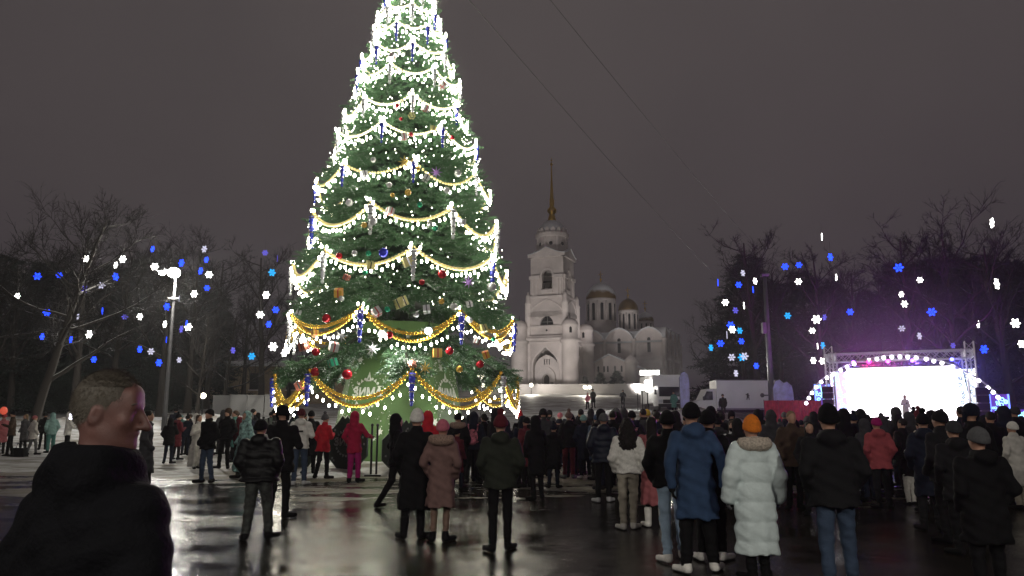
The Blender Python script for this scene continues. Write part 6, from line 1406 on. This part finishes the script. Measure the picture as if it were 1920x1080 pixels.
# left side
person(272, 922, 768, -60, 'person in a long grey coat and dark scarf in front of the lamp post', dict(coat='dark grey', pants='black', fur='soot', hair='dark hair'), coat='long', hem=0.42, hair='short', hood='fur', flare=0.05, step=0.10, boot=0.3, seed=51)
person(391, 905, 765, 150, 'person in a black jacket and dark jeans, hands in pockets, on the trampled snow', dict(coat='black', pants='dark denim', hat='soot'), coat='jacket', hat='beanie', hair='short', w=1.1, step=0.06, seed=52)
person(421, 884, 764, 165, 'person in black with a brown fur hat beside the pocketed black jacket', dict(hat='brown', coat='black'), coat='parka', hem=0.84, hat='ear', hair='', w=1.08, seed=53)
person(372, 880, 776, -120, 'person in a long white gown-like coat beside the pocketed black jacket', dict(coat='off white', hair='brown hair', pants='off white'), coat='long', hem=0.12, hair='long', flare=0.09, w=0.95, ar='front', seed=54)
person(456, 897, 770, 140, 'person in a patterned pale teal hooded long coat left of the swags', dict(coat='pale teal', pants='camo'), coat='long', hem=0.2, hood='up', flare=0.07, ck='pattern', seed=55)
person(441, 870, 768, 100, 'bareheaded person in pale green beyond the brown fur hat', dict(coat='teal', hair='brown hair'), coat='coat', hair='short', seed=56)
person(474, 862, 765, -40, 'person in dark clothes bending before the white hoarding', dict(coat='soot', hair='dark hair'), coat='jacket', hair='short', step=0.12, seed=57)
person(327, 37, 1.76, 30, 'person in black standing by the foot of the lit lamp post', dict(coat='navy'), coat='parka', hat='beanie', hair='', w=1.15, seed=58)
person(340, 36, 1.45, 0, 'child in a turquoise coat beside the lamp post', dict(coat='teal', hat='pale teal', pants='off white'), coat='coat', hat='beanie', hair='', seed=59)
person(356, 32, 1.72, 130, 'person in black bending towards the white gown-like coat', dict(coat='soot', hair='brown hair'), coat='jacket', hair='short', w=1.1, step=0.10, seed=60)
person(366, 34, 1.66, 60, 'person in a cream hood beyond the bending figure in black', dict(coat='off white'), coat='coat', hood='up', seed=61)
person(22, 29.5, 1.74, 120, 'slim person in dark clothes beside a bag at the edge of the wood', dict(coat='brown', pants='black', hat='soot'), coat='jacket', hat='beanie', hair='', w=0.9, step=0.1, al='front', ar='front', seed=62)
person(5, 31, 1.66, 60, 'person in a dusty pink coat under the red balloon', dict(coat='rose', hat='brick'), coat='coat', hat='beanie', hair='', seed=63)
person(62, 31, 1.60, -30, 'person in a pale loose jacket walking along the wood', dict(coat='off white', hat='rose', pants='grey'), coat='parka', hat='beanie', hair='', step=0.14, flare=0.04, seed=64)
person(46, 33, 1.62, 160, 'person in a grey coat between the slim figure and the pale loose jacket', dict(coat='grey', hair='fair hair'), coat='coat', hair='long', seed=65)
person(97, 33, 1.72, 40, 'person in a pale teal hooded snow suit at the edge of the wood', dict(coat='pale teal', pants='teal'), coat='jacket', hood='up', leg=1.2, seed=66)
person(82, 34, 1.66, 20, 'person in black beside the pale teal snow suit', dict(), coat='jacket', hat='beanie', hair='', seed=67)
person(125, 31, 1.74, -50, 'person in a white hooded jacket holding a bright light', dict(coat='white', pants='black'), coat='jacket', hood='up', w=1.1, ar='out', al='front', seed=68)
# on the snow ridge and by the vehicles
person(1113, 68, 1.72, 160, 'person in dark clothes on the snow ridge below the paired globe lamps', dict(coat='olive', hat='soot'), coat='coat', hat='beanie', hair='', seed=69)
person(1168, 66, 1.74, 180, 'person in black taking a picture on top of the snow ridge', dict(coat='black', hat='soot'), coat='jacket', hat='beanie', hair='', ar='phone', al='phone', step=0.08, seed=70)
person(1102, 66, 1.45, 150, 'child in a pink jacket on the snow ridge', dict(coat='pink', hat='rose'), coat='jacket', hat='beanie', hair='', leg=1.2, seed=71)
person(1357, 56, 1.80, 178, 'person in an olive jacket standing before the pale box van', dict(coat='olive', pants='dark grey', hat='soot'), coat='jacket', hat='beanie', hair='', al='pockets', ar='down', w=1.1, seed=72)
person(1265, 58, 1.80, 150, 'person in dark teal clothes beside the truck and violet flag', dict(coat='teal', pants='soot', hat='soot'), coat='coat', hat='beanie', hair='', seed=73)
pf = person(1699, 46.3, 1.70, 180, 'performer in a pale costume on the stage before the screen', dict(coat='white', pants='white', hair='fair hair'), coat='coat', hair='long', ar='front', al='down', seed=74); pf.location = on_stage(SX(1700), 1.6, 1.1)
# the packed rows before the stage and along the ridge: dark backs that nothing tells apart
rc = random.Random(12); TPL = []
for i in range(12):
    TPL.append(dict(coat=['jacket', 'parka', 'coat', 'parka'][i % 4], hat=['beanie', 'ear', 'beanie', '', 'pom', 'beanie'][i % 6], hair='' if i % 6 != 3 else 'short', hood=['', 'down', 'up'][i % 3], w=[1.0, 1.1, 0.95, 1.15][i % 4], seed=100 + i, ar=['pockets', 'front', 'phone'][i % 3], al='pockets'))
def crowd(n, px0, px1, Y0, Y1, label, group, cols, hats):
    for i in range(n):
        t = (i + rc.uniform(0.1, 0.9)) / n; px = px0 + (px1 - px0) * t; Y = rc.uniform(Y0, Y1)
        for a_, b_, ym in ((1610, 1718, 15.2), (1455, 1540, 14.6), (1880, 1930, 14.5), (920, 960, 18.5), (870, 900, 18.8), (1155, 1200, 12), (1085, 1105, 19.6), (1055, 1080, 19.6)):
            if a_ < px < b_ and Y < ym: Y = ym + rc.uniform(0.2, 3)
        k = TPL[rc.randrange(12)]
        cc, ht, lab = rc.choice(cols), rc.choice(hats), label
        head = 'hooded' if k['hood'] == 'up' else f'{ht}-hatted' if k['hat'] else 'bareheaded'
        lab = f"{head} person in {cc} {k['coat']} " + label.split('dark-clad person ')[1]
        person(px, Y, rc.choice([1.35, 1.55, 1.62, 1.66, 1.7, 1.74, 1.78, 1.84]) + rc.uniform(-.03, .03), rc.choice([rc.uniform(-14, 14), rc.uniform(-45, 45)]), lab, dict(coat=cc, hat=ht, pants=rc.choice(['black', 'navy', 'soot'])), group, **k)
dk = ['black', 'soot', 'navy', 'dark grey', 'black', 'maroon']
crowd(4, 1725, 1835, 9.5, 12, 'dark-clad person in the rear rows of the crowd before the stage', 'rear rows of the stage crowd', ['black', 'soot', 'navy', 'black'], ['black', 'soot', 'navy'])
crowd(18, 1575, 1915, 13, 17, 'dark-clad person in the middle rows of the crowd before the stage', 'middle rows of the stage crowd', dk, ['black', 'soot', 'navy', 'dark grey', 'maroon'])
crowd(18, 1560, 1930, 18, 23, 'dark-clad person in the front rows of the crowd before the stage', 'front rows of the stage crowd', dk, ['black', 'soot', 'mauve', 'navy', 'grey'])
crowd(16, 1540, 1900, 25, 34, 'dark-clad person close to the stage', 'people close to the stage', dk, ['black', 'soot', 'navy', 'grey'])
crowd(18, 1330, 1560, 13, 24, 'dark-clad person in the crowd between the mint coat and the stage', 'crowd right of the blue coat', dk, ['black', 'soot', 'grey', 'navy'])
crowd(24, 1000, 1340, 20, 30, 'dark-clad person in the crowd before the snow ridge', 'crowd before the snow ridge', dk, ['black', 'soot', 'navy', 'grey', 'black'])
crowd(8, 1200, 1360, 14, 19, 'dark-clad person in the crowd beyond the rose coat', 'crowd beyond the rose coat', dk, ['black', 'soot', 'navy'])
crowd(8, 425, 600, 22, 34, 'dark-clad person beneath the lowest swags left of the fir tree', 'people left of the fir tree', dk, ['black', 'soot', 'brown'])
crowd(9, 300, 500, 24, 33, 'dark-clad person on the trampled snow between lamp post and fir tree', 'people between the lamp post and the fir tree', dk, ['black', 'soot', 'brown', 'grey'])
crowd(7, 845, 1005, 15.5, 19.5, 'dark-clad person before the fence right of the green cladding', 'people before the fence of the fir tree', dk, ['black', 'soot', 'maroon', 'grey'])
crowd(8, 1005, 1200, 15, 20, 'dark-clad person around the patterned bobble hat and teal hat', 'crowd around the bobble hat and the teal hat', dk, ['black', 'soot', 'navy', 'grey'])
# small things people left or hold
o = empty('shoulder_bag', at(36, 851, 29.6), 0, 'black bag on the trampled snow beside the slim figure', 'bag'); o.location.z = gs(o.location.x, o.location.y)
mb = MB(); mb.box((0, 0, 0.17), (0.55, 0.3, 0.34), taper=0.82); mb.build('bag_body', cloth('black'), o); mb = MB(); mb.tube([(-0.15, 0, 0.33), (-0.1, 0, 0.5), (0.1, 0, 0.5), (0.15, 0, 0.33)], 0.015, 5); mb.build('strap', cloth('black'), o)
p = at(133, 781, 30.6); o = empty('hand_lamp', p, 0, 'dazzling white hand lamp held by the white hooded jacket', 'lamp')
mb = MB(); mb.box((0, 0.03, 0), (0.12, 0.06, 0.26)); mb.build('case', TRIM, o); mb = MB(); mb.box((0, -0.01, 0), (0.1, 0.02, 0.22)); mb.build('light_panel', emis('hand_glow', (0.9, 0.88, 1.0), 12.0), o)
p = at(7, 770, 30.8); o = empty('balloon', p, 0, 'glowing red balloon above the dusty pink coat', 'balloon')
mb = MB(); mb.ball((0, 0, 0), 0.14, 14, 9, 1.15); mb.build('envelope', mat('red_balloon', (0.6, 0.08, 0.05), 0.25, emit=(1, 0.15, 0.08), estr=0.4), o, True); mb = MB(); mb.tube([(0, 0, -0.15), (0.02, 0, -0.6)], 0.004, 4); mb.build('string', POST, o)

# ------------------------------------------------------------------ the bareheaded man in the foreground
def foreground_man():
    Y = 2.30; p = at(203, 780, Y); s = 1.0; ztop = at(203, 692, Y).z; s = ztop / 1.757
    o = empty('person', (p.x - 0.015, Y, 0), 0, 'bareheaded man with short fair hair in a thick black jacket, face turned towards the tree', 'person'); o.scale = (s, s, s)
    yaw = R(-80); body_turn = R(-22); tf = R(9)
    T = lambda q: rotz(q, body_turn)
    def f_body(P):
        hd, _ = head_sdf(P, yaw, True, tf, 0.93)
        d = smin(hd, s_caps(P, (0.0, -0.03, 1.36), (0.008, -0.008, 1.57), 0.066, 0.058), 0.03)
        Q = P.copy(); c, sn = math.cos(-body_turn), math.sin(-body_turn); Q[..., 0] = P[..., 0] * c - P[..., 1] * sn; Q[..., 1] = P[..., 0] * sn + P[..., 1] * c
        d = smin(d, s_loft(Q, [0.85, 1.0, 1.2, 1.36, 1.45], [0.15, 0.15, 0.15, 0.16, 0.06], [0.1, 0.1, 0.09, 0.085, 0.05]), 0.03)
        return d
    def f_low(P):
        d = None
        for e_ in (-1, 1):
            q = smin(s_caps(P, T((0.09 * e_, 0, 0.9)), T((0.10 * e_, 0.02, 0.5)), 0.095, 0.07), s_caps(P, T((0.10 * e_, 0.02, 0.5)), T((0.12 * e_, 0, 0.1)), 0.07, 0.06), 0.03); d = q if d is None else smin(d, q, 0.02)
        return d
    me = sdf_mesh('body', lambda P: smin(f_body(P), f_low(P), 0.02), (-0.3, -0.3, 0.04), (0.3, 0.3, 1.80), 0.0075, 2, lambda c: np.where(c[:, 2] > 1.3, 0, 1))
    b = link('body', me, o); b.material_slots[0].link = 'OBJECT'; b.material_slots[0].material = mat('man_skin', (0.135, 0.062, 0.052), 0.55, vary=0.14, vscale=30, bump=0.12, bscale=220); b.material_slots[1].link = 'OBJECT'; b.material_slots[1].material = cloth('black')
    wob = [0.3, 1.2, 2.2]
    def f_coat(P):
        Q = P.copy(); c, sn = math.cos(-body_turn), math.sin(-body_turn); Q[..., 0] = P[..., 0] * c - P[..., 1] * sn; Q[..., 1] = P[..., 0] * sn + P[..., 1] * c
        d = s_loft(Q, [0.62, 0.70, 0.95, 1.10, 1.25, 1.36, 1.42, 1.47, 1.51], [0.215, 0.215, 0.21, 0.215, 0.215, 0.180, 0.140, 0.112, 0.10], [0.16, 0.16, 0.155, 0.16, 0.162, 0.148, 0.125, 0.105, 0.095], None, 2.3)
        for e_ in (-1, 1):
            d = smin(d, smin(s_caps(Q, (0.178 * e_, 0, 1.325), (0.265 * e_, -0.05, 1.10), 0.088, 0.074), s_caps(Q, (0.265 * e_, -0.05, 1.10), (0.19 * e_, 0.15, 0.93), 0.074, 0.058), 0.02), 0.05)
        d = smin(d, s_ell(Q, (0, -0.080, 1.455), (0.125, 0.075, 0.075)), 0.06)      # hood lying on the back
        d = smin(d, s_ell(Q, (0, 0.0, 1.475), (0.125, 0.118, 0.058)), 0.03)          # thick collar
        d = np.maximum(d, -s_caps(P, (0.0, -0.01, 1.45), (0.012, 0.02, 1.64), 0.070, 0.085))
        x, y, z = Q[..., 0], Q[..., 1], Q[..., 2]
        d = d + 0.006 * np.sin(z * 26 + 6 * x + 2 * np.sin(x * 12)) * np.sin(x * 13 + y * 15 + 1) + 0.003 * np.sin(z * 60 - x * 30 + y * 20)
        return np.maximum(d, 0.70 - z)
    cm = sdf_mesh('coat', f_coat, (-0.50, -0.42, 0.66), (0.50, 0.45, 1.60), 0.010); c_ = link('coat', cm, o); c_.material_slots[0].link = 'OBJECT'; c_.material_slots[0].material = mat('matte_black_jacket', (0.004, 0.004, 0.0055), 0.85, vary=0.2, vscale=20, bump=0.4, bscale=60, spec=0.12)
    for e_ in (-1, 1):
        x, y, _ = T((0.12 * e_, 0, 0))
        def f_shoe(P): return np.maximum(np.maximum(smin(s_caps(P, (x, y - 0.05, 0.05), (x + 0.05, y + 0.14, 0.045), 0.052, 0.044), s_caps(P, (x, y - 0.01, 0.06), (x, y - 0.01, 0.14), 0.058, 0.06), 0.02), -P[..., 2]), P[..., 2] - 0.14)
        sh = link('shoe', sdf_mesh('shoe', f_shoe, (x - 0.15, y - 0.16, -0.02), (x + 0.18, y + 0.26, 0.18), 0.015), o)
    # short hair: a close cap and thousands of separate strands that grow from it
    HAIR = mat('short_fair_hair', (0.098, 0.082, 0.063), 0.65, vary=0.08, vscale=70, island=0.3)
    def scalp(P):
        _, Q = head_sdf(P, yaw, False, tf, 0.93); return Q
    def f_cap(P):
        Q = scalp(P); x, y, z = Q[..., 0], Q[..., 1], Q[..., 2]
        d = s_ell(Q, (0, -0.013, 1.654), (0.0795, 0.1015, 0.1005))
        line = np.interp(y, [-0.12, -0.06, -0.022, -0.012, 0.018, 0.028, 0.05, 0.075, 0.10], [1.555, 1.565, 1.60, 1.645, 1.628, 1.655, 1.668, 1.70, 1.735])
        return np.maximum(d, line - z)
    V, F = nets(f_cap, (-0.16, -0.16, 1.5), (0.16, 0.16, 1.80), 0.006)
    cap = link('hair', np_mesh('hair', V, F, [HAIR], smooth=True), o)
    r = np.random.default_rng(4); tri = V[F[:, :3]]; n = 14000; tri = np.concatenate([tri, V[F[:, [0, 2, 3]]]]); k = r.integers(0, len(tri), n); w = r.dirichlet((1, 1, 1), n); Pp = (tri[k] * w[:, :, None]).sum(1)
    ctr = np.array([0.0, 0.0, 1.64]); N = Pp - ctr; N /= np.linalg.norm(N, axis=1, keepdims=True)
    fw = np.array([-math.sin(yaw), math.cos(yaw), 0.0]); g = np.where((Pp[:, 2:3] > 1.70), fw * 0.9, np.array([0, 0, -0.9]) - fw * 0.3); D = N * 0.55 + g + r.normal(0, 0.25, (n, 3)); D /= np.linalg.norm(D, axis=1, keepdims=True)
    S = np.cross(D, N); S /= np.linalg.norm(S, axis=1, keepdims=True) + 1e-6; L = r.uniform(0.007, 0.015, (n, 1)) * np.where(Pp[:, 2:3] > 1.70, 1.2, 0.75)
    VV = np.stack([Pp - S * 0.0009 - N * 0.001, Pp + S * 0.0009 - N * 0.001, Pp + D * L], 1).reshape(-1, 3)
    stn = link('hair_strands', np_mesh('hair_strands', VV, np.arange(len(VV)).reshape(-1, 3), [HAIR]), cap); stn['kind'] = 'stuff'
    # brow
    mb = MB()
    eb = []
    for q in np.linspace(0.012, 0.055, 7): eb.append((q, 0.098 - 6 * (q - 0.02) ** 2, 1.662 + 0.004 * math.sin((q - 0.012) * 70)))
    def back(q):
        y, z = q[1], q[2] - 1.55; c, sn = math.cos(tf), math.sin(tf); y = y * 0.93; y, z = y * c + z * sn, -y * sn + z * c + 1.55; return rotz((q[0], y, z), yaw)
    for e_ in (1, -1): mb.tube([back((q[0] * e_, q[1] - 0.006, q[2])) for q in eb], [0.003, 0.005, 0.005, 0.005, 0.004, 0.003, 0.002], 5)
    mb.build('eyebrows', HAIR, o, True)
foreground_man()

# ------------------------------------------------------------------ damp night air
hz = bpy.data.materials.new('night_haze'); n, l = nodes_of(hz); n.remove(n['Principled BSDF'])
pv = n.new('ShaderNodeVolumePrincipled'); pv.inputs['Color'].default_value = (0.92, 0.92, 0.95, 1); pv.inputs['Density'].default_value = 0.0007; pv.inputs['Anisotropy'].default_value = 0.35
l.new(pv.outputs[0], n['Material Output'].inputs['Volume'])
mb = MB(); mb.box((0, 760, 26), (2600, 1800, 58)); hb_ = mb.build('haze', hz); hb_['kind'] = 'stuff'; tag(hb_, 'thin damp night haze over the whole square', 'haze')

# smoke volume added for the violet glow, thick over the stage and thinning outwards
sm = bpy.data.materials.new('added_glow_smoke'); n, l = nodes_of(sm); n.remove(n['Principled BSDF'])
sv = n.new('ShaderNodeVolumePrincipled'); sv.inputs['Color'].default_value = (0.9, 0.9, 0.92, 1); sv.inputs['Anisotropy'].default_value = 0.2
tc = n.new('ShaderNodeTexCoord'); ln_ = n.new('ShaderNodeVectorMath'); ln_.operation = 'LENGTH'; l.new(tc.outputs['Object'], ln_.inputs[0])
mr = n.new('ShaderNodeMapRange'); mr.interpolation_type = 'SMOOTHSTEP'; mr.inputs['From Min'].default_value = 1.0; mr.inputs['From Max'].default_value = 0.1; mr.inputs['To Min'].default_value = 0.0; mr.inputs['To Max'].default_value = 0.015
l.new(ln_.outputs['Value'], mr.inputs['Value']); l.new(mr.outputs[0], sv.inputs['Density']); l.new(sv.outputs[0], n['Material Output'].inputs['Volume'])
mb = MB(); mb.ball((0, 0, 0), 1.0, 24, 14); so = mb.build('added_glow_smoke', sm); so['kind'] = 'stuff'; tag(so, 'added smoke volume carrying the violet glow above the stage', 'smoke'); so.location = on_stage(-0.5, 2.5, 5.0); so.rotation_euler.z = -SB; so.scale = (11, 7.5, 7.5)
cy.volume_step_rate = 4.0; cy.volume_max_steps = 64
